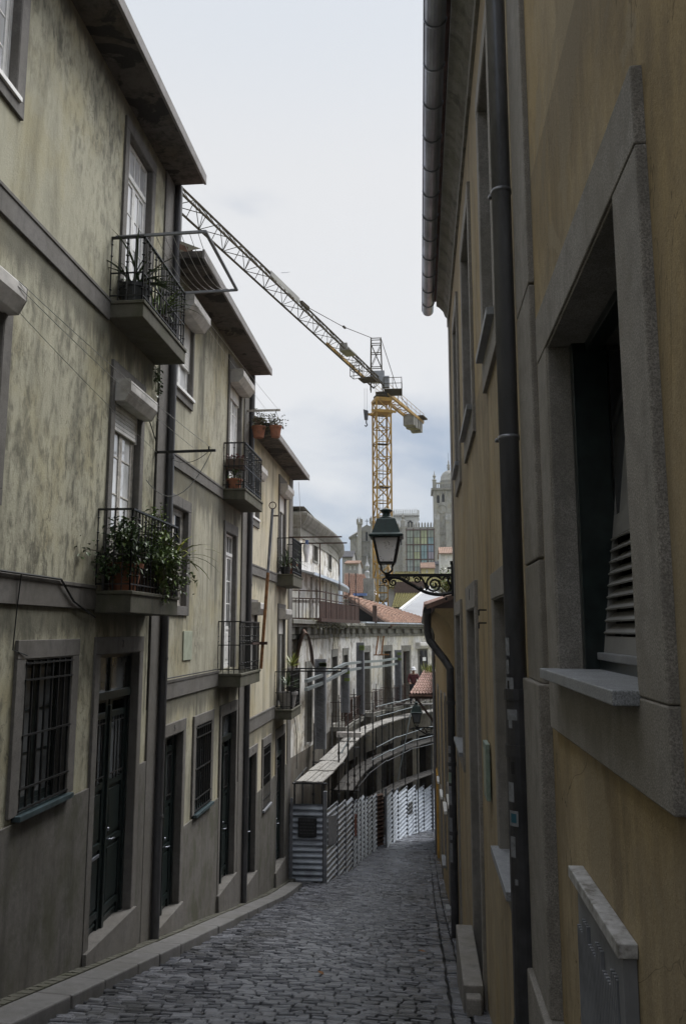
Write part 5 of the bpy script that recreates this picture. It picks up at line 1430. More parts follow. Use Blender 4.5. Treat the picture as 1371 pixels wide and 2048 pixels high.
# tiled roof just behind the derelict building
tr = thing('tiled_house', 'house with a faded orange tiled roof, left behind the crane mast', 'house', (-9,54,-10))
R0, R1, R2_, R3 = w3(686,1196,52), w3(748,1194,54), w3(738,1156,62), w3(690,1150,60)
R3 = w3(688,1150,60); R2_ = w3(728,1152,62)
tile_patch('roof', R0, R1, R2_, R3, M['tile'], tr, nu=14, rows=11, amp=.12)
m = MB(); m.box(R0.x,R1.x,52.4,60,-12,R0.z-.1); m.build('wall', M['plDd'], tr)
m = MB(); c = w3(737,1190,53.5); m.box(c.x-.35,c.x+.35,53.2,54,c.z-.6,c.z+1.1); m.build('chimney', M['granD'], tr)
c = w3(722,1190,51.5); m = MB(); m.box(c.x-.5,c.x+.35,51.2,51.8,c.z-.05,c.z+.1); o = m.build('blue_tarp', M['blue'], tr)
m = MB()
for px in (698,711): p = w3(px,1225,47); m.bar(p,p+Vector((0,0,(1.1+.35)*1.6)),.05)
m.build('aerial_mast', M['iron'], tr)
# grey corrugated gable roof on the right
cr = thing('shed', 'long shed with a grey corrugated roof and white verge, right of the crane', 'shed', (-2,52,-9))
P1, P2, P3, P4 = w3(798,1222,56), w3(872,1256,50), w3(930,1200,58), w3(866,1172,66)
def ribbed(name, a, b, c, d, mat, parent, n=40, amp=.06):
    m = MB(); a,b,c,d = map(Vector,(a,b,c,d)); nr = (b-a).cross(d-a).normalized(); nr = nr if nr.z > 0 else -nr; prev = None
    for k in range(n*4+1):
        t = k/(n*4); o = nr*(amp*(1 if (k%4) in (1,2) else 0)); i = m.add([a.lerp(b,t)+o, d.lerp(c,t)+o])
        if prev is not None: m.face(prev,i,i+1,prev+1)
        prev = i
    return m.build(name, M[mat], parent)
ribbed('corrugated_roof', w3(800,1222,54), w3(880,1262,50), w3(935,1215,56), w3(858,1176,62), 'corr', cr, 34, .05)
m = MB(); m.bar(w3(800,1222,54)+Vector((0,-.05,.05)), w3(858,1176,62)+Vector((0,-.05,.05)), .18,.22); m.build('verge_trim', M['white'], cr)
m = MB(); a, b = w3(800,1222,54.3), w3(858,1176,62); i = m.add([a,(a.x,a.y,-12),(b.x,b.y,-12),b]); m.face(i,i+1,i+2,i+3); m.build('wall', M['greyfar'], cr)
# mossy old roofs below the cathedral
mr = thing('mossy_house', 'long low house with a moss-grown tiled roof below the cathedral', 'house', (3,72,-9))
tile_patch('roof', w3(776,1176,70), w3(920,1172,72), w3(925,1148,82), w3(786,1150,80), M['moss'], mr, nu=30, rows=12, amp=.08)
m = MB(); a, b = w3(776,1176,70.5), w3(920,1172,72.5); m.quad((a.x,a.y,-12),(b.x,b.y,-12),(b.x,b.y,b.z-.1),(a.x,a.y,a.z-.1)); m.build('wall', M['greyfar'], mr)
mr2 = thing('mossy_house', 'smaller mossy roof with a dark eave, right beside the crane foot', 'house', (-1.5,64,-9))
tile_patch('roof', w3(782,1218,61), w3(835,1214,62), w3(860,1188,68), w3(790,1188,68), M['moss'], mr2, nu=14, rows=10, amp=.08)
m = MB(); a, b = w3(788,1190,68.2), w3(848,1188,68.2); m.quad((a.x,a.y,-12),(b.x,b.y,-12),(b.x,b.y,b.z+1.1),(a.x,a.y,a.z+1.1)); m.build('wall', M['brown'], mr2)
gable_house('far_house', 'small white house with two rows of windows below the cathedral tower', 880,925,1142,1108,1090,140,'whitefar','tilefar',9,[(889,894,1111,1121),(904,912,1111,1121),(890,896,1131,1142),(901,907,1131,1142)])
gable_house('far_house', 'small cream house with an orange roof below the glass facade', 842,868,1150,1137,1122,130,'yellowfar','tilefar',8,[(851,855,1139,1146)])
gable_house('far_house', 'pale house with a pinkish roof left of the crane mast', 690,716,1150,1128,1118,120,'greyfar','tilefar',8,[(698,702,1132,1140),(707,711,1132,1140)])
gable_house('far_house', 'dark-roofed house at the far left edge of the gap, under the cathedral', 684,704,1135,1115,1098,135,'greyfar','slatefar',9,[(690,694,1118,1126)])
gable_house('far_house', 'grey stone house behind the white one at the foot of the tower', 862,884,1150,1130,1120,150,'greyfar','slatefar',8,[])
gable_house('far_house', 'low house with ochre roof showing just above the lamp bracket', 790,835,1160,1150,1140,110,'yellowfar','moss',8,[])
# ---- cathedral
YC = 220.0
CA = thing('cathedral', 'grey granite cathedral with battlements, domed tower and pointed windows on the hill', 'cathedral', (aty(800,1200,YC).x,YC,9))
def cblock(name, px0, px1, pyt, dep, mat='cathedral', y=YC, pyb=1200, merl=0, wins=()):
    x0, x1 = aty(px0,pyt,y).x, aty(px1,pyt,y).x; zt = aty(px0,pyt,y).z; zb = aty(px0,pyb,y).z
    m = MB(); ops = [(aty(p0,q1,y).x,aty(p1,q1,y).x,aty(p0,q1,y).z,aty(p0,q0,y).z) for p0,p1,q0,q1 in wins]
    Mf = lambda u, z, d: (u,y-d,z)
    m.wall(Mf,[x0,x1],[zb,zt],ops,.9)
    for x in (x0,x1): m.quad((x,y,zb),(x,y+dep,zb),(x,y+dep,zt),(x,y,zt))
    m.quad((x0,y+dep,zb),(x1,y+dep,zb),(x1,y+dep,zt),(x0,y+dep,zt)); m.quad((x0,y,zt),(x1,y,zt),(x1,y+dep,zt),(x0,y+dep,zt))
    o = m.build(name, M[mat], CA)
    for op in ops:
        w = MB(); w.quad((op[0],y+.8,op[2]),(op[1],y+.8,op[2]),(op[1],y+.8,op[3]),(op[0],y+.8,op[3])); ww = w.build('window', M['dark'], CA)
        hood = MB(); ax = (op[0]+op[1])/2; hw = (op[1]-op[0])/2
        for s_ in (-1,1):   # spandrels making the opening pointed
            i = hood.add([(ax+s_*hw,y+.4,op[3]),(ax+s_*hw,y+.4,op[3]-hw*1.3),(ax+s_*hw*.75,y+.4,op[3]-hw*.6),(ax,y+.4,op[3])]); hood.face(i,i+1,i+2,i+3)
        hood.build('arch_head', M[mat], ww)
    if merl:
        mm = MB(); n = merl; w_ = (x1-x0)/n
        mm.box(x0-.2,x1+.2,y-.3,y+.3,zt-.2,zt+.35)
        for k in range(n):
            xc = x0+w_*(k+.5); mm.box(xc-w_*.27,xc+w_*.27,y-.25,y+.25,zt+.35,zt+1.3); mm.sqlathe((xc,y,zt+1.3),[(w_*.27,0),(.02,.55)])
        nd = max(2,int(dep/w_))
        for k in range(nd):
            yc = y+w_*(k+.5)
            for xx in (x0,x1): mm.box(xx-.25,xx+.25,yc-w_*.27,yc+w_*.27,zt+.0,zt+1.3)
        mm.build('battlement', M[mat], o)
    return o
cblock('aisle', 700,722,1072,10)
m = MB(); a, b = aty(697,1074,YC-.5), aty(716,1066,YC-.5); m.hexa([a+Vector((0,0,-.6)),aty(724,1060,YC-.5)+Vector((0,0,-.6)),aty(724,1060,YC+9),a+Vector((0,9,0)),a,aty(724,1060,YC-.5),aty(724,1060,YC+9)+Vector((0,0,.6)),a+Vector((0,9,.6))]); m.build('aisle_roof', M['granD'], CA)
cblock('transept', 722,752,1056,14,wins=[(730.5,735,1063,1084)])
m = MB(); zt_ = aty(733,1056,YC).z; i = m.add([aty(722,1056,YC),aty(746,1056,YC),aty(733,1049,YC)]); j = m.add([aty(722,1056,YC)+Vector((0,14,0)),aty(746,1056,YC)+Vector((0,14,0)),aty(733,1049,YC)+Vector((0,14,0))]); m.face(i,i+1,i+2); m.face(i+1,j+1,j+2,i+2); m.face(i,i+2,j+2,j); m.build('gable', M['cathedral'], CA)
c = aty(733,1050,YC); m = MB(); m.bar(c,c+Vector((0,0,1.7)),.16); m.bar(c+Vector((-.5,0,1.1)),c+Vector((.5,0,1.1)),.15); m.build('cross', M['iron'], CA)
cblock('buttress', 714,722,1047,3,y=YC-2,merl=2); cblock('buttress', 740,748,1045,3,y=YC-2,merl=2); cblock('buttress', 748,758,1047,5,y=YC-1,merl=3)
m = MB(); 
for py in (1083,1113): a = aty(721,py,YC-.2); b = aty(750,py,YC-.2); m.bar(a,b,.3,.35)
m.build('moulding', M['granD'], CA)
cblock('nave', 752,870,1058,18,merl=20,wins=[(800,806,1066,1090),(776,782,1066,1090)])
cblock('crossing_tower', 786,836,1030,14,'whitefar',y=YC+9,pyb=1064,merl=14,wins=[(812,828,1040,1064)])
m = MB(); p = aty(805,1030,YC+8.5); m.bar(p,p-Vector((0,0,4.5)),.5); m.bar(aty(786,1032,YC+8.6),aty(838,1032,YC+8.6),.3,.4); m.build('corner_strip', M['granD'], CA)
cblock('buttress', 803,812,1052,4,y=YC-2); c = aty(805,1050,YC-1); m = MB(); m.lathe(c,[(.6,-.5),(.6,1.2),(.2,1.6),(.45,2.2),(.05,3.4)],8); m.build('pinnacle', M['cathedral'], CA)
cblock('tower', 866,912,978,9,y=YC-6,wins=[(873,878.5,990,1006),(883,888.5,987,1004)])
YT = YC-6
m = MB()
for py, ov in ((978,.6),(1067,.3),(1091,.3)): a, b = aty(866,py,YT), aty(912,py,YT); m.box(a.x-ov,b.x+ov,YT-ov,YT+9+ov,a.z-.35,a.z+.2)
m.build('cornice', M['granD'], CA)
m = MB(); a, b = aty(867,966,YT), aty(912,966,YT); z0 = aty(866,977,YT).z
m.box(a.x,b.x,YT-.2,YT+.2,a.z-.3,a.z+.1); m.box(a.x,a.x+.4,YT-.2,YT+9,a.z-.3,a.z+.1)
for k in range(12): x = a.x+(b.x-a.x)*k/12; m.box(x,x+.22,YT-.15,YT+.15,z0,a.z)
m.build('balustrade', M['cathedral'], CA)
for px, pt in ((868,942),(911,942)):
    c = aty(px,975,YT); h = aty(px,pt,YT).z-c.z; m = MB(); m.lathe(c,[(.5,-.3),(.5,h*.4),(.65,h*.45),(.2,h*.52),(.45,h*.68),(.12,h*.8),(.03,h)],8); m.build('pinnacle', M['cathedral'], CA)
c = aty(897,968,YT+4); c.y = YT+4.2; m = MB(); R_d = 2.35; zt_ = aty(897,941,YT+4).z-c.z
m.lathe(c,[(R_d*1.02,-1.5),(R_d*1.02,.6),(R_d*1.06,.8),(R_d,1.0),(R_d*.93,zt_*.55),(R_d*.72,zt_*.8),(R_d*.4,zt_*.95),(.35,zt_)],16)
m.lathe((c.x,c.y,c.z+zt_),[(.35,-.1),(.3,.5),(.55,.8),(.25,1.1),(.5,1.5),(.15,1.9),(.22,2.3),(.04,3.2)],8); m.build('dome', M['cathedral'], CA, smooth=True)
m = MB(); m.bar((c.x,c.y,c.z+zt_+3),(c.x,c.y,c.z+zt_+5),.07); m.build('lightning_rod', M['iron'], CA)
# buttress folds and clock ring on the tower
m = MB()
for px in (868,891): a = aty(px,1040,YT); m.box(a.x-.1,a.x+1.4,YT-.9,YT,a.z-26,a.z); m.hexa([(a.x-.1,YT-.9,a.z),(a.x+1.4,YT-.9,a.z),(a.x+1.4,YT,a.z),(a.x-.1,YT,a.z),(a.x-.1,YT-.1,a.z+1.6),(a.x+1.4,YT-.1,a.z+1.6),(a.x+1.4,YT,a.z+1.6),(a.x-.1,YT,a.z+1.6)])
cc = aty(883,1018,YT-.15); m.tube([(cc.x+1.2*math.cos(2*pi*k/20),YT-.1,cc.z+1.2*math.sin(2*pi*k/20)) for k in range(21)],.12,5); m.build('tower_relief', M['cathedral'], CA)
# ---- glazed building with a coloured mural behind the glass
YG = 165.0
GB = thing('glass_building', 'modern glazed facade with coloured panes in a dark frame, left of the tower', 'building', (aty(840,1180,YG).x,YG,8))
gx = [812,826,840,854,867]; gz = [1060,1089.5,1119,1150]
m = MB(); a, b = aty(811,1058,YG), aty(868,1150,YG); m.box(a.x,b.x,YG+.1,YG+9,b.z-6,a.z); m.build('wall', M['greyfar'], GB)
m = MB()
for px in gx: p = aty(px,1058,YG); m.box(p.x-.1,p.x+.1,YG-.25,YG,aty(px,1160,YG).z,p.z+.15)
for py in gz: p, q = aty(811,py,YG), aty(868,py,YG); m.box(p.x-.1,q.x+.1,YG-.23,YG-.02,p.z-.11,p.z+.11)
m.build('frame', M['brown'], GB)
m = MB()
for i in range(4):
    px = (gx[i]+gx[i+1])/2; p = aty(px,1058,YG); m.box(p.x-.03,p.x+.03,YG-.16,YG-.03,aty(px,1155,YG).z,p.z)
for py in (1075,1104,1134): p, q = aty(811,py,YG), aty(868,py,YG); m.box(p.x,q.x,YG-.15,YG-.04,p.z-.03,p.z+.03)
m.build('glazing_bars', M['iron'], GB)
cols = {'pg':(.31,.36,.30),'py':(.38,.42,.25),'pc':(.2,.31,.33),'pb':(.2,.26,.34),'pp':(.28,.26,.32),'pgr':(.26,.30,.29)}
for k, c in cols.items():
    mm, nt, b_ = newmat('tinted_pane_'+k); n_ = nz(nt,pos(nt,(1,1,1)),.25,3)
    nt.links.new(mix(nt, ramp(nt,n_,.35,.65), tuple(x*.75 for x in c), tuple(min(1,x*1.25) for x in c)), b_.inputs['Base Color']); b_.inputs['Roughness'].default_value = .3; M[k] = mm
pat = [['pg','pg','py','pg'],['pg','py','py','pc'],['pg','pg','pc','pb'],['pg','py','pc','pp'],['pgr','pg','pc','pgr'],['pgr','pgr','pgr','pgr']]
zs_ = [1060,1075,1089.5,1104,1119,1134,1150]
for r_ in range(6):
    for c_ in range(4):
        a, b = aty(gx[c_],zs_[r_],YG), aty(gx[c_+1],zs_[r_+1],YG); m = MB(); m.quad((a.x+.1,YG-.08,b.z),(b.x-.1,YG-.08,b.z),(b.x-.1,YG-.08,a.z),(a.x+.1,YG-.08,a.z)); m.build('pane', M[pat[r_][c_]], GB)
# small pale bell roof seen left of the mast
c = w3(734,1178,95); bt = thing('bell_roof', 'flared pale bell-shaped roof with a finial, left beside the crane mast', 'roof', (c.x,95,c.z-12))
m = MB(); m.sqlathe((c.x,95,c.z),[(.95,-12),(.95,-.8)],n=4); m.build('wall', M['greyfar'], bt)
m = MB(); m.lathe((c.x,95,c.z),[(1.5,-.9),(1.45,-.7),(.95,-.2),(.55,.6),(.3,1.3),(.25,1.6)],12); m.lathe((c.x,95,c.z+1.6),[(.25,-.05),(.3,.4),(.12,.6),(.3,1.1),(.1,1.6),(.02,2.4)],8); m.build('roof', M['corr'], bt)
# ================================================================ tower crane
YK = 80.0
def lat(mb, p, q, A_, B_, n, rl=.06, rd=.035, faces=None):
    """square/triangular lattice: A_,B_ = list of corner offsets along the run"""
    p, q = Vector(p), Vector(q)
    for a in A_: mb.bar(p+a, q+a, rl*2)
    for k in range(n):
        t0, t1 = p.lerp(q,k/n), p.lerp(q,(k+1)/n)
        for (i, j) in B_:
            a, b = A_[i], A_[j]
            if k % 2: a, b = b, a
            mb.bar(t0+a, t1+b, rd*2); mb.bar(t0+A_[i], t0+A_[j], rd*1.6)
cx = aty(764,1000,YK).x; CR = thing('tower_crane', 'yellow tower crane with a long lattice jib reaching over the lane', 'crane', (cx,YK,-10))
w_ = .76; al = math.radians(19); ax, bx_ = Vector((math.cos(al),math.sin(al),0)), Vector((-math.sin(al),math.cos(al),0))
crn = [(-ax-bx_)*w_,(ax-bx_)*w_,(ax+bx_)*w_,(-ax+bx_)*w_]
zt_ = aty(764,800,YK).z; m = MB(); lat(m,(cx,YK,-10),(cx,YK,zt_),crn,[(0,1),(1,2),(2,3),(3,0)],22,.085,.05)
m.build('mast', M['yellow'], CR)
m = MB(); lz = -2
lc = Vector((cx,YK,0))+bx_*.35
for s_ in (-.2,.2): m.bar(lc+ax*s_+Vector((0,0,lz)), lc+ax*s_+Vector((0,0,zt_-.5)), .05)
z = lz
while z < zt_-.6: m.bar(lc-ax*.2+Vector((0,0,z)), lc+ax*.2+Vector((0,0,z)), .035); z += .45
for z in (4.5,9.5,14.5,19.0): m.bar(Vector((cx,YK,z))-ax*.7, Vector((cx,YK,z))+ax*.7, .5, .06)
m.build('ladder', M['olive'], CR)
m = MB(); zc0 = aty(764,826,YK).z
m.sqlathe((cx,YK,zc0),[(.95,-.15),(.95,.15)],yaw=al); m.bar(Vector((cx,YK,zc0))-ax*1.3-bx_*.8,Vector((cx,YK,zc0))+ax*1.3-bx_*.8,.18,.22); m.bar(Vector((cx,YK,zc0))-ax*1.3+bx_*.8,Vector((cx,YK,zc0))+ax*1.3+bx_*.8,.18,.22)
m.sqlathe((cx,YK,zt_),[(.86,-.3),(.88,-.05),(.8,.1)],yaw=al); m.build('climbing_collar', M['yellow'], CR)
m = MB(); m.lathe((cx,YK,zt_),[(.8,.1),(.85,.3),(.62,.5),(.62,.75)],14); m.build('slewing_ring', M['olive'], CR)
zj = zt_+1.15
tip = aty(350,380,44.0); dj = Vector((tip.x-cx,44-YK,0)).normalized(); nj = Vector((dj.y,-dj.x,0))
zfar = aty(352,388,44).z
off = [nj*.62, -nj*.62, Vector((0,0,1.05))]
m = MB(); p0 = Vector((cx,YK,zj))+dj*.6; Lj = 46; p1 = Vector((cx,YK,zj))+dj*Lj; p1.z = zj + (aty(351,395,44).z-zj)*(Lj/37.3)
lat(m,p0,p1,off,[(0,2),(1,2)],30,.055,.022)
for k in range(30):
    a, b = p0.lerp(p1,k/30), p0.lerp(p1,(k+1)/30); m.bar(a+off[k%2],b+off[1-k%2],.04)
m.build('jib', M['olive'], CR)
m = MB(); q0 = p0.lerp(p1,.035); q1 = p0.lerp(p1,.27); m.bar(q0+nj*.62+Vector((0,0,.16)), q1+nj*.62+Vector((0,0,.16)), .16,.3); m.build('jib_root_girder', M['yellow'], CR)
m = MB(); t_ = .44; a, b = p0.lerp(p1,.44), p0.lerp(p1,.55); m.bar(a+Vector((0,0,.72))-nj*.33,b+Vector((0,0,.72))-nj*.33,.05,.42); m.build('jib_sign', M['greyfar'], CR)
q = w3(571,545,60); m = MB()
# counter-jib
c0_, c1_ = Vector((cx,YK,zj-.35)), Vector((cx,YK,zj-.35))-dj*13.2
m = MB(); co = [nj*.55,-nj*.55]
for o_ in co: m.bar(c0_+o_,c1_+o_,.22,.32)
for k in range(12): a = c0_.lerp(c1_,k/12); b = c0_.lerp(c1_,(k+1)/12); m.bar(a+co[k%2],b+co[1-k%2],.08)
for o_ in co:
    for z in (.55,1.0): m.bar(c0_+o_*1.2+Vector((0,0,z)),c1_+o_*1.2+Vector((0,0,z)),.035)
    for k in range(9): a = c0_.lerp(c1_,k/8); m.bar(a+o_*1.2,a+o_*1.2+Vector((0,0,1.0)),.035)
m.build('counter_jib', M['yellow'], CR)
for k in range(4):
    a = c0_.lerp(c1_,.72+.072*k); m = MB(); v = [a+nj*s1*.62+(-dj)*t1+Vector((0,0,z)) for z in (-1.25-.12*(k%2),.12) for s1,t1 in ((-1,-.38),(1,-.38),(1,.38),(-1,.38))]; m.hexa(v); m.build('counterweight', M['conc'], CR, bevel=.05)
a = c0_.lerp(c1_,.93); m = MB(); v = [a+nj*s1*1.1+(-dj)*t1+Vector((0,0,z)) for z in (.25,.42) for s1,t1 in ((-1,-.9),(1,-.9),(1,.9),(-1,.9))]; m.hexa(v); m.build('ballast_deck', M['olive'], CR)
# tower head, machinery platform, cab box
zh = aty(755,678,YK).z; m = MB(); hb = Vector((cx,YK,zj-.2)); ht = hb.copy(); ht.z = zh
hw = Vector((.95,0,0)); hd = Vector((0,.5,0))
for s1 in (-1,1):
    for s2 in (-1,1): m.bar(hb+Vector((s1*.62-.5,s2*.4,0)), ht+Vector((s1*.5-.55,s2*.25,0)), .11)
for t in (.45,.72,.9,1):
    for s2 in (-1,1): a = hb.lerp(ht,t); m.bar(a+Vector((-1.1,s2*.28,0)),a+Vector((.05,s2*.28,0)),.07)
for s2 in (-1,1): m.bar(hb.lerp(ht,.45)+Vector((-1.1,s2*.3,0)),hb.lerp(ht,.9)+Vector((0,s2*.28,0)),.05); m.bar(hb.lerp(ht,.45)+Vector((0,s2*.3,0)),hb.lerp(ht,.9)+Vector((-1.05,s2*.28,0)),.05)
m.build('tower_head', M['olive'], CR)
m = MB(); c = Vector((cx,YK,zj)); m.box(cx-1.0,cx+.35,YK-.9,YK-.2,zj+.55,zj+1.75); m.box(cx+.15,cx+.85,YK-1.1,YK-.5,zj-.1,zj+1.1); m.build('machinery_cabinet', M['galvs'], CR, bevel=.04)
m = MB(); m.box(cx+.3,cx+2.1,YK-1.2,YK+1.0,zj-.45,zj-.33)
for (x, y) in ((.3,-1.2),(2.1,-1.2),(2.1,1.0),(1.2,-1.2),(.3,1.0)): m.bar((cx+x,YK+y,zj-.4),(cx+x,YK+y,zj+.9),.06)
for z in (.25,.85): m.bar((cx+.3,YK-1.2,zj+z),(cx+2.1,YK-1.2,zj+z),.05); m.bar((cx+2.1,YK-1.2,zj+z),(cx+2.1,YK+1,zj+z),.05)
m.build('platform', M['olive'], CR)
# trolley with basket, hook block, pendants
tk = p0.lerp(p1,.075); m = MB(); m.bar(tk-nj*.75+Vector((0,0,-.3)),tk+nj*.75+Vector((0,0,-.3)),1.5,.14); bq = p0.lerp(p1,.14)+nj*.1
m.build('trolley', M['olive'], CR); m = MB()
for (s1,s2) in ((-1,-1),(1,-1),(1,1),(-1,1)): m.bar(bq+nj*.45*s1+dj*.45*s2+Vector((0,0,.4)),bq+nj*.45*s1+dj*.45*s2+Vector((0,0,-1.0)),.06)
for z in (.3,-.35,-1.0):
    for s1 in (-1,1): m.bar(bq+nj*.45*s1-dj*.45+Vector((0,0,z)),bq+nj*.45*s1+dj*.45+Vector((0,0,z)),.05); m.bar(bq+dj*.45*s1-nj*.45+Vector((0,0,z)),bq+dj*.45*s1+nj*.45+Vector((0,0,z)),.05)
m.build('inspection_basket', M['olive'], CR)
hk = aty(731,822,78.5); m = MB(); zt2 = zj-.3
for s_ in (-.12,.12): m.bar((hk.x+s_,78.5,hk.z),(hk.x+s_,78.5,zt2),.028)
m.build('hoist_rope', M['wire'], CR)
m = MB(); m.hexa([Vector((hk.x-.14,78.4,hk.z-.9)),Vector((hk.x+.2,78.4,hk.z-.9)),Vector((hk.x+.2,78.7,hk.z-.9)),Vector((hk.x-.14,78.7,hk.z-.9)),Vector((hk.x-.24,78.35,hk.z+.15)),Vector((hk.x+.24,78.35,hk.z)),Vector((hk.x+.24,78.75,hk.z)),Vector((hk.x-.24,78.75,hk.z+.15))])
m.tube([(hk.x+.05,78.55,hk.z-.9),(hk.x+.05,78.55,hk.z-1.25),(hk.x+.15,78.55,hk.z-1.45),(hk.x+.02,78.55,hk.z-1.6),(hk.x-.1,78.55,hk.z-1.48)],.07,6); m.build('hook_block', M['pipeiron'], CR)
m = MB(); pk = p0.lerp(p1,.40)+Vector((0,0,1.1)); hd_ = ht+Vector((-.9,0,.1)); m.tube([hd_,hd_.lerp(pk,.5)-Vector((0,0,.25)),pk],.035,4,False); mm_ = hd_.lerp(pk,.48)-Vector((0,0,.25)); m.bar(mm_-dj*.25,mm_+dj*.25,.16)
m.bar(pk-dj*.6,pk+dj*.8,.22,.3)
m.tube([ht+Vector((0,0,0)), c0_.lerp(c1_,.42)+Vector((0,0,1.6)), c0_.lerp(c1_,.82)+Vector((0,0,.5))],.035,4,False); m.bar(c0_.lerp(c1_,.42),c0_.lerp(c1_,.42)+Vector((0,0,1.7)),.06); m.build('pendant_line', M['olive'], CR)
m = MB(); wq = p0.lerp(p1,.215)+Vector((0,0,.6)); m.box(wq.x-.35,wq.x+.35,wq.y-.5,wq.y+.5,wq.z-.2,wq.z+.35); m.bar(wq-dj*.2-nj*.7-Vector((0,0,.75)),wq+dj*1.6-nj*.7-Vector((0,0,.75)),1.0,.12); m.build('trolley_winch', M['conc'], CR)
# banner at the foot
b0_, b1_ = aty(778,1180,YK-1.2), aty(785,1210,YK-1.2); m = MB(); m.box(b0_.x,b1_.x,YK-1.22,YK-1.18,b1_.z-.3,b0_.z); tag(m.build('banner', M['banner']), 'narrow blue and white banner at the foot of the crane mast', 'banner')
# bird-like pale sheet carried above the jib: a loose sign plate on a stay
bq = aty(571,545,58); root = p0.lerp(p1,.46)
m = MB(); m.hexa([bq+Vector((-.32,-.2,-.12)),bq+Vector((.22,-.2,-.12)),bq+Vector((.32,.2,.1)),bq+Vector((-.18,.2,.1)),bq+Vector((-.32,-.2,-.08)),bq+Vector((.22,-.2,-.08)),bq+Vector((.32,.2,.14)),bq+Vector((-.18,.2,.14))]); m.build('marker_plate', M['corr'], CR)
# ================================================================ plants on the balconies
def pot(root, c, r, h, mat, rim=True):
    m = MB(); pr = [(r*.74,0),(r*.98,h*.84)] + ([(r*1.08,h*.84),(r*1.1,h)] if rim else [(r,h)]) + [(r*.96,h),(r*.93,h*.9)]
    m.lathe(c, pr, 18); o = m.build('pot', M[mat], root)
    for p in o.data.polygons: p.use_smooth = False
    s = MB(); s.lathe((c[0],c[1],c[2]+h*.86), [(r*.93,0),(r*.9,.01)], 14); s.build('soil', M['soil'], root); return o
def plant(label, c, r, h, pmat, kind, seed, S=1.0, fm='leaf', name='potted_plant', group='potted plants on the balconies', **kw):
    root = thing(name, label, 'plant', c, group)
    pot(root, c, r, h, pmat)
    rr = random.Random(seed); m = MB(); top = Vector((c[0],c[1],c[2]+h))
    st = MB()
    if kind == 'strap':
        for k in range(kw.get('n',34)):
            a = rr.uniform(0,2*pi); e = rr.uniform(.35,1.4); d = Vector((math.cos(a)*math.cos(e),math.sin(a)*math.cos(e),math.sin(e)))
            m.strap(top+Vector((rr.uniform(-.5,.5)*r,rr.uniform(-.5,.5)*r,-.02)), d, rr.uniform(.45,.85)*S, rr.uniform(.025,.05)*S, rr.uniform(.8,2.2))
    elif kind == 'bush':
        ex = kw.get('ext',(.3,.3,.3)); off = Vector(kw.get('off',(0,0,.15)))
        cl = [top+off+Vector((rr.gauss(0,.5)*ex[0],rr.gauss(0,.5)*ex[1],rr.gauss(0,.5)*ex[2])) for _ in range(kw.get('nc',22))]
        for q in cl:
            st.tube([top, top.lerp(q,.5)+Vector((0,0,.05)), q], .006, 4, False)
            for k in range(kw.get('per',30)):
                p = q+Vector((rr.gauss(0,1),rr.gauss(0,1),rr.gauss(0,1)))*.075*S
                m.leaf(p,(rr.uniform(-1,1),rr.uniform(-1,1),rr.uniform(-.6,.8)),rr.uniform(.04,.085)*S,rr.uniform(.03,.055)*S,droop=.35)
        for k in range(kw.get('trail',0)):
            x0 = Vector((rr.uniform(*kw['tx']),rr.uniform(*kw['ty']),kw['tz'])); L = rr.uniform(*kw['tl'])
            st.tube([x0+Vector((0,0,.1)),x0,x0-Vector((rr.uniform(-.05,.05),rr.uniform(-.05,.05),L))],.004,4,False)
            for j in range(int(L/.02)):
                p = x0-Vector((rr.uniform(-.05,.05),rr.uniform(-.06,.06),j*.02+rr.uniform(0,.03))); m.leaf(p,(rr.uniform(-1,1),rr.uniform(-1,1),rr.uniform(-.9,.3)),rr.uniform(.035,.065),rr.uniform(.03,.045))
    elif kind == 'yucca':
        for t in range(kw.get('heads',1)):
            hd = top+Vector((0,0,kw.get('trunk',.1)*(1-.4*t))); st.tube([top-Vector((0,0,.03)),hd],.02,6,False)
            for k in range(46):
                a = rr.uniform(0,2*pi); e = rr.uniform(-.1,1.4); d = (math.cos(a)*math.cos(e),math.sin(a)*math.cos(e),math.sin(e))
                m.strap(hd, d, rr.uniform(.22,.36)*S, .024*S, rr.uniform(.1,.6), 4)
    m.build('foliage', M[fm], root)
    if st.v: st.build('stem', M['stem'], root)
    return root
def onb(b, u, d): return (LX+d, b[0]+(b[1]-b[0])*u, b[2]+.014)
plant('black tub of strap leaves at the near end of the topmost left balcony', onb(bA1,.17,.22), .19, .30, 'plastic', 'strap', 1, 1.0, 'leafd', n=40)
plant('spreading leafy plant behind the railing at the far end of the topmost left balcony', onb(bA1,.66,.22), .15, .24, 'brownbox', 'strap', 2, .95, 'leaf', n=46)
plant('large terracotta pot with ivy at the near end of the ivy-covered balcony', onb(bA2,.2,.22), .21, .34, 'terra', 'bush', 3, 1.0, 'leafd', ext=(.28,.40,.28), off=(.02,-.05,.14), nc=34, per=44)
y0_, y1_ = bA2[0], bA2[1]
plant('dense bush of ivy trailing over the front railing of the ivy-covered balcony', onb(bA2,.62,.26), .17, .28, 'brownbox', 'bush', 4, 1.0, 'leaf', ext=(.22,.85,.34), off=(.05,.05,.2), nc=64, per=48,
      trail=15, tx=(LX+PROJ-.02,LX+PROJ+.06), ty=(y0_+.45*(y1_-y0_),y1_-.15), tz=bA2[2]+.65, tl=(.3,.75))
plant('long arching grass-like leaves at the far end of the ivy-covered balcony', onb(bA2,.93,.33), .12, .45, 'brownbox', 'strap', 5, 1.35, 'leafy', n=30)
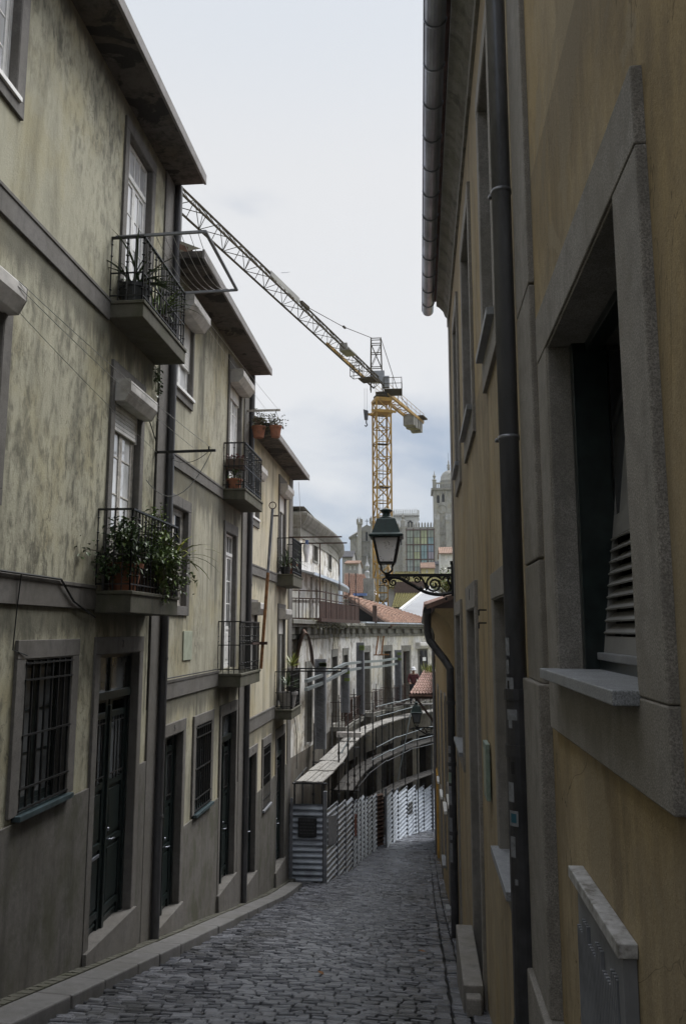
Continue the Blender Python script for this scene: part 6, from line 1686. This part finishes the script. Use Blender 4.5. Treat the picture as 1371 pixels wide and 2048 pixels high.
# planter box and pots at house B
root = thing('planter_box', 'long brown planter box of red flowers hung on the inside of a balcony rail', 'planter', onb(bB1,.03,.2))
m = MB(); u0_ = bB1[0]+.05; m.box(LX+.04,LX+PROJ-.05,u0_,u0_+.2,bB1[2]+.40,bB1[2]+.62); m.build('box', M['brownbox'], root, bevel=.01)
m = MB(); r = random.Random(6)
for k in range(120): m.leaf((LX+r.uniform(.05,PROJ-.06),u0_+r.uniform(0,.2),bB1[2]+.6+r.uniform(0,.1)),(r.uniform(-1,1),r.uniform(-1,1),r.uniform(0,1)),.05,.04)
m.build('foliage', M['flower'], root)  # the red flowers of the box, drawn as small leaf shapes
for x in (LX+.08,LX+PROJ-.1): m = MB(); m.bar((x,u0_+.02,bB1[2]+.45),(x,u0_+.02,bB1[2]+.0),.015); m.build('hanger', M['iron'], root)
plant('small terracotta pot with a sprig, standing below the brown planter box', onb(bB1,.08,.2), .15, .2, 'terra', 'bush', 7, .9, 'leaf', ext=(.12,.12,.2), off=(0,0,.18), nc=10, per=12)
for (px, d, lab, sd) in ((497,.30,'left and larger of two terracotta pots hanging from the wall bracket above the balcony',8),(522,.68,'right and smaller of two terracotta pots hanging from the wall bracket above the balcony',9)):
    z = zr-.62; R_ = .15 if d < .5 else .13
    c = (LX+d, yr, z); rt = plant(lab, c, R_, .25, 'terra', 'bush', sd, .9, 'weed', name='hanging_pot', group='terracotta pots hanging from the bracket', ext=(.16,.16,.14), off=(0,0,.1), nc=10, per=22)
    m = MB(); 
    for k in range(3): a = k*2*pi/3; m.tube([(c[0]+R_*math.cos(a),c[1]+R_*math.sin(a),z+.24),(c[0],c[1],zr-.02)],.004,4,False)
    m.build('chain', M['iron'], rt)
plant('terracotta pot with a spiky plant on the upper balcony of the farthest town house', onb(bC1,.5,.22), .2, .32, 'terra', 'strap', 10, .95, 'leafd', n=40)
plant('bushy plant filling the near end of the farthest house upper balcony', onb(bC1,.15,.2), .15, .2, 'plastic', 'strap', 12, .8, 'leafd', n=34)
plant('pale grey pot with yucca leaves on the lower balcony of the farthest town house', onb(bC2,.3,.26), .26, .42, 'greypot', 'yucca', 13, 1.6, 'leafd', trunk=.15)
plant('bright yellow-green yucca rising above the rail of the farthest lower balcony', onb(bC2,.85,.24), .16, .5, 'plastic', 'yucca', 14, 1.5, 'leafy', trunk=.55, heads=1)
# rusty pole leaning on the lower balcony of house B
pb = Vector(aty(513,1333,bB2[1]-.05)); yb2 = bB2[1]-.06; pb = Vector((LX+PROJ+.03,yb2,bB2[2]+.02)); 
ptx = aty(545,1018,yb2+.15); pm = pb.lerp(ptx,(1335-1147)/(1335-1018.))
root = thing('leaning_pole', 'long rusty pole with a grey top and ring, lashed to a balcony railing', 'pole', tuple(pb))
m = MB(); m.tube([pb,pm],.035,8); m.build('rusty_tube', M['rustpole'], root)
m = MB(); m.tube([pm-(ptx-pb).normalized()*.03,ptx],.032,8); m.build('grey_tube', M['galvs'], root)
m = MB(); m.tube([(ptx.x+.075*math.cos(2*pi*k/14),ptx.y,ptx.z+.08+.075*math.sin(2*pi*k/14)) for k in range(15)],.012,5); m.bar(ptx-Vector((0,0,.15)),ptx+Vector((.12,0,-.15)),.03); m.build('ring', M['ironrust'], root)
m = MB(); z = bB2[2]+.55; m.bar((LX+PROJ-.2,yb2,z),(LX+PROJ+.16,yb2,z),.06); m.bar((LX+PROJ-.02,yb2-.7,z),(LX+PROJ-.02,yb2,z),.04); m.build('clamp', M['ironrust'], root)
# white cloth hung on the rack of house C
c = Vector((LX+PROJ+.13, bC1[1]-.1, bC1[2]+1.0)); m = MB(); prev = None; r = random.Random(5)
for k in range(9):
    z = c.z-.02-.52*k/8; w = .075+.03*math.sin(k*.7); i = m.add([(c.x-w,c.y-.03,z),(c.x-.02,c.y-.07+.03*math.sin(k),z),(c.x+w,c.y-.02,z),(c.x+.01,c.y+.05,z)])
    if prev is not None:
        for q in range(4): m.face(prev+q,prev+(q+1)%4,i+(q+1)%4,i+q)
    prev = i
o = tag(m.build('hanging_cloth', M['cloth'], smooth=True), 'white cloth pegged to the drying rack of the farthest town house', 'cloth')
m = MB(); m.box(c.x-.03,c.x+.05,c.y-.05,c.y+.03,c.z-.04,c.z+.09); m.build('peg', M['blue'], o)
# shrub growing on the low roof by the lamp, grass on the porch roof
def shrub(label, c, ex, n, fm, seed):
    root = thing('shrub', label, 'plant', tuple(c)); m = MB(); r = random.Random(seed); st = MB()
    for k in range(n//18):
        q = Vector(c)+Vector((r.gauss(0,.5)*ex[0],r.gauss(0,.5)*ex[1],abs(r.gauss(0,.6))*ex[2])); st.tube([Vector(c)-Vector((0,0,.1)),q],.008,4,False)
        for j in range(18): m.leaf(q+Vector((r.gauss(0,1),r.gauss(0,1),r.gauss(0,1)))*.07,(r.uniform(-1,1),r.uniform(-1,1),r.uniform(-.2,1)),r.uniform(.06,.12),r.uniform(.03,.05))
    m.build('foliage', M[fm], root); st.build('stem', M['stem'], root)
shrub('small green shrub rooted on the low tiled roof just under the lamp bracket', (RX-.02, yRE+.9, .72), (.32,.3,.28), 500, 'leaf', 21)
m = MB(); r = random.Random(3); pc = aty(868,1342,37.5)
for k in range(160): p = pc+Vector((r.gauss(0,.3),r.gauss(0,.5),r.uniform(-.08,.05))); m.strap(p,(r.uniform(-.4,.4),r.uniform(-.4,.4),1),r.uniform(.2,.45),.03,.5,3)
tag(m.build('grass_tuft', M['leafy']), 'tuft of yellow-green grass growing on top of the porch roof', 'grass')
# fallen leaves / litter on the setts
r = random.Random(9)
for (px, py, y) in ((745,1893,0),(648,1952,0),(852,1905,0)):
    d = ray(px,py); best = min((abs((d*(yy/d.y)).z-sz(yy)-.03),yy) for yy in [4+.02*k for k in range(900)])[1]; p = d*(best/d.y)
    m = MB(); m.leaf((p.x,p.y,p.z+.012),(r.uniform(-1,1),r.uniform(-1,1),.1),.12,.06,droop=0); 
    tag(m.build('fallen_leaf', M['rustpole']), {745:'brown fallen leaf lying mid-lane on the setts, farthest of three',648:'brown fallen leaf lying on the setts nearest the viewer',852:'brown fallen leaf on the setts close to the granite step'}[px], 'leaf', 'fallen leaves on the setts')
# ================================================================ worker on the scaffold
def skin_body(name, verts, edges, radii, mat, parent, root=0, sub=1):
    me = bpy.data.meshes.new(name); me.from_pydata(verts, edges, []); me.materials.append(mat)
    o = bpy.data.objects.new(name, me); COL.objects.link(o); o.parent = parent; o.matrix_parent_inverse = Matrix.Translation(-world_loc(parent))
    o.modifiers.new('skin','SKIN'); s = o.modifiers.new('sub','SUBSURF'); s.levels = sub; s.render_levels = sub
    for i, r in enumerate(radii): me.skin_vertices[0].data[i].radius = (r, r)
    me.skin_vertices[0].data[root].use_root = True
    return o
yw = 41.6; hd_ = aty(826,1340,yw)
base = Vector((hd_.x, yw, hd_.z-1.66))
P_ = thing('person', 'worker in a white helmet and maroon jacket leaning over the scaffold rail', 'person', tuple(base))
def Bp(x, y, z): return tuple(base+Vector((x,y,z)))
hip = 0.93
J = [(0,0,hip),(0,-.02,1.12),(0,-.05,1.32),(0,-.08,1.47),(0,-.12,1.56),(0,-.14,1.66),   #0-5 pelvis..head
     (-.19,-.06,1.41),(-.27,-.12,1.16),(-.17,-.33,1.02),(.19,-.06,1.41),(.28,-.10,1.16),(.20,-.32,1.01),  #6-11 arms
     (-.10,0,.88),(-.12,-.03,.47),(-.13,.02,.08),(-.13,-.14,.04),(.10,0,.88),(.12,-.02,.47),(.13,.02,.08),(.13,-.14,.04)]
E = [(0,1),(1,2),(2,3),(3,4),(4,5),(2,6),(6,7),(7,8),(2,9),(9,10),(10,11),(0,12),(12,13),(13,14),(14,15),(0,16),(16,17),(17,18),(18,19)]
Rr = [.14,.13,.15,.065,.075,.10,.07,.052,.038,.07,.052,.038,.095,.065,.042,.04,.095,.065,.042,.04]
V_ = [Bp(*j) for j in J]
# hands: palm and five fingers per side, curled over the rail
for s_, wr in ((-1,8),(1,11)):
    w0 = Vector(J[wr]); pi_ = len(V_); V_.append(Bp(*(w0+Vector((0,-.06,-.01))))); E.append((wr,pi_)); Rr.append(.032)
    for f, (dx, L) in enumerate(((-.03,.06),(-.01,.07),(.012,.066),(.032,.052))):
        a = len(V_); V_.append(Bp(*(w0+Vector((dx*s_,-.10,-.015))))); V_.append(Bp(*(w0+Vector((dx*1.1*s_,-.10-L*.55,-.045))))); E += [(pi_,a),(a,a+1)]; Rr += [.011,.009]
    a = len(V_); V_.append(Bp(*(w0+Vector((-.045*s_,-.07,-.02))))); V_.append(Bp(*(w0+Vector((-.055*s_,-.11,-.04))))); E += [(pi_,a),(a,a+1)]; Rr += [.012,.010]
skin_body('body', V_, E, Rr, M['skin'], P_)
jk = [0,1,2,6,7,9,10]; mp = {v:i for i, v in enumerate(jk)}
jv = [Bp(*J[k]) for k in jk]; jv += [Bp(*Vector(J[7]).lerp(Vector(J[8]),.85)), Bp(*Vector(J[10]).lerp(Vector(J[11]),.85))]
je = [(0,1),(1,2),(2,3),(3,4),(2,5),(5,6),(4,7),(6,8)]
skin_body('jacket', jv, je, [.17,.17,.19,.10,.078,.10,.078,.058,.058], M['jacket'], P_)
tk_ = [0,12,13,14,16,17,18]; skin_body('trousers', [Bp(*J[k]) for k in tk_], [(0,1),(1,2),(2,3),(0,4),(4,5),(5,6)], [.165,.12,.085,.068,.12,.085,.068], M['trousers'], P_)
m = MB(); m.lathe(Bp(0,-.15,1.69), [(.155,-.02),(.15,.0),(.125,.015),(.122,.05),(.10,.10),(.05,.135),(.004,.145)], 14); m.build('helmet', M['cloth'], P_, smooth=True)
m = MB(); hc = Vector(Bp(0,-.14,1.64)); 
m.tube([hc+Vector((0,-.10,.0)),hc+Vector((0,-.125,-.02)),hc+Vector((0,-.105,-.03))],[.012,.018,.012],6)
for s_ in (-1,1): m.tube([hc+Vector((s_*.10,.0,.01)),hc+Vector((s_*.115,.015,0)),hc+Vector((s_*.10,.02,-.03))],[.01,.022,.01],6)
m.build('face_features', M['skin'], P_, smooth=True)
m = MB()
for s_ in (-1,1): m.tube([hc+Vector((s_*.035-.012,-.098,.012)),hc+Vector((s_*.035+.012,-.098,.012))],.008,5)
m.tube([hc+Vector((-.025,-.095,-.055)),hc+Vector((.025,-.095,-.055))],.006,5); m.build('eyes_and_mouth', M['ink'], P_)
for s_ in (-1,1):
    m = MB(); x = .13*s_; m.tube([Bp(x,.06,.05),Bp(x,-.02,.07),Bp(x,-.18,.04)],[.05,.055,.04],8); m.build('boot', M['ink'], P_)
# board he stands on
m = MB(); m.box(base.x-.9,base.x+.9,yw-.35,yw+.3,base.z-.06,base.z-.012); tag(m.build('plank', M['plankd']), 'short dark plank under the boots of the worker in the white helmet', 'plank')
# ================================================================ damp air
m = MB(); m.box(-190,190,-45,455,-17.5,62)
hz = newmat('damp_air'); hm, hnt, hb = hz; hnt.nodes.remove(hb); pv = hnt.nodes.new('ShaderNodeVolumePrincipled')
pv.inputs['Color'].default_value = (.9,.93,.97,1); pv.inputs['Density'].default_value = HAZE; pv.inputs['Anisotropy'].default_value = .2
hnt.links.new(pv.outputs[0], hnt.nodes['Material Output'].inputs['Volume'])
tag(m.build('haze', hm), 'thin drizzle haze filling the air over the lane and the town', 'haze', None, 'stuff')
# ================================================================ camera, sky, sun
cam = bpy.data.cameras.new('camera'); co = bpy.data.objects.new('camera', cam); COL.objects.link(co)
co.rotation_euler = (pi/2+PITCH, 0, YAW); cam.sensor_fit = 'VERTICAL'; cam.sensor_height = 24; cam.sensor_width = 24; cam.lens = 24*F/2048.0
cam.clip_start = .05; cam.clip_end = 3000; SC.camera = co
sun = bpy.data.lights.new('sun', 'SUN'); sun.energy = SUN_E; sun.angle = math.radians(32); sun.color = (1,.98,.95)
so = bpy.data.objects.new('sun', sun); COL.objects.link(so)
SEL, SAZ = math.radians(54), math.radians(42)     # high, behind thick cloud, ahead of the camera
sd = Vector((math.sin(SAZ)*math.cos(SEL), math.cos(SAZ)*math.cos(SEL), math.sin(SEL)))
so.rotation_euler = (-sd).to_track_quat('-Z','Y').to_euler()
wd = bpy.data.worlds.new('World'); SC.world = wd; wd.use_nodes = True; nt = wd.node_tree
bg = nt.nodes['Background']
sky = nt.nodes.new('ShaderNodeTexSky'); sky.sky_type = 'NISHITA'; sky.sun_disc = False; sky.sun_elevation = SEL; sky.sun_rotation = SAZ
tc = nt.nodes.new('ShaderNodeTexCoord'); mpn = nt.nodes.new('ShaderNodeMapping'); mpn.inputs['Scale'].default_value = (1.2,1.2,2.6)
nt.links.new(tc.outputs['Generated'], mpn.inputs['Vector'])
n1 = nz(nt, mpn.outputs['Vector'], 1.6, 5, .5, .4); n2 = nz(nt, mpn.outputs['Vector'], 4.2, 6, .55, .3)
sep = nt.nodes.new('ShaderNodeSeparateXYZ'); nt.links.new(tc.outputs['Generated'], sep.inputs[0])
# cloud sheet: greyer towards the horizon, thin and white in the middle, with soft darker banks
el = ramp(nt, sep.outputs['Z'], .19, .42)
cl = mul(nt, mul(nt, mul(nt, n1, .7), mul(nt, n2, .3), 'ADD'), mul(nt, el, .27), 'ADD')
fac = ramp(nt, cl, .44, .70)
ccol = mix(nt, fac, (2.85,3.55,4.6), (6.95,6.95,6.98))
hi = ramp(nt, sep.outputs['Z'], .50, .68, 0, .6)
ccol = mix(nt, hi, ccol, (5.9,6.4,7.0))
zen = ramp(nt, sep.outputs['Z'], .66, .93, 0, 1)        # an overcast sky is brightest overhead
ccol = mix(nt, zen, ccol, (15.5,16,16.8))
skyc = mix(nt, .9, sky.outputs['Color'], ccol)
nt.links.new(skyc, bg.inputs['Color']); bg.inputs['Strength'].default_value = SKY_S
SC.view_settings.view_transform = 'Standard'; SC.view_settings.look = 'None'; SC.view_settings.exposure = EXPO; SC.view_settings.gamma = 1
SC.cycles.use_denoising = True; SC.cycles.volume_bounces = 0; SC.cycles.max_bounces = 6; SC.cycles.diffuse_bounces = 4
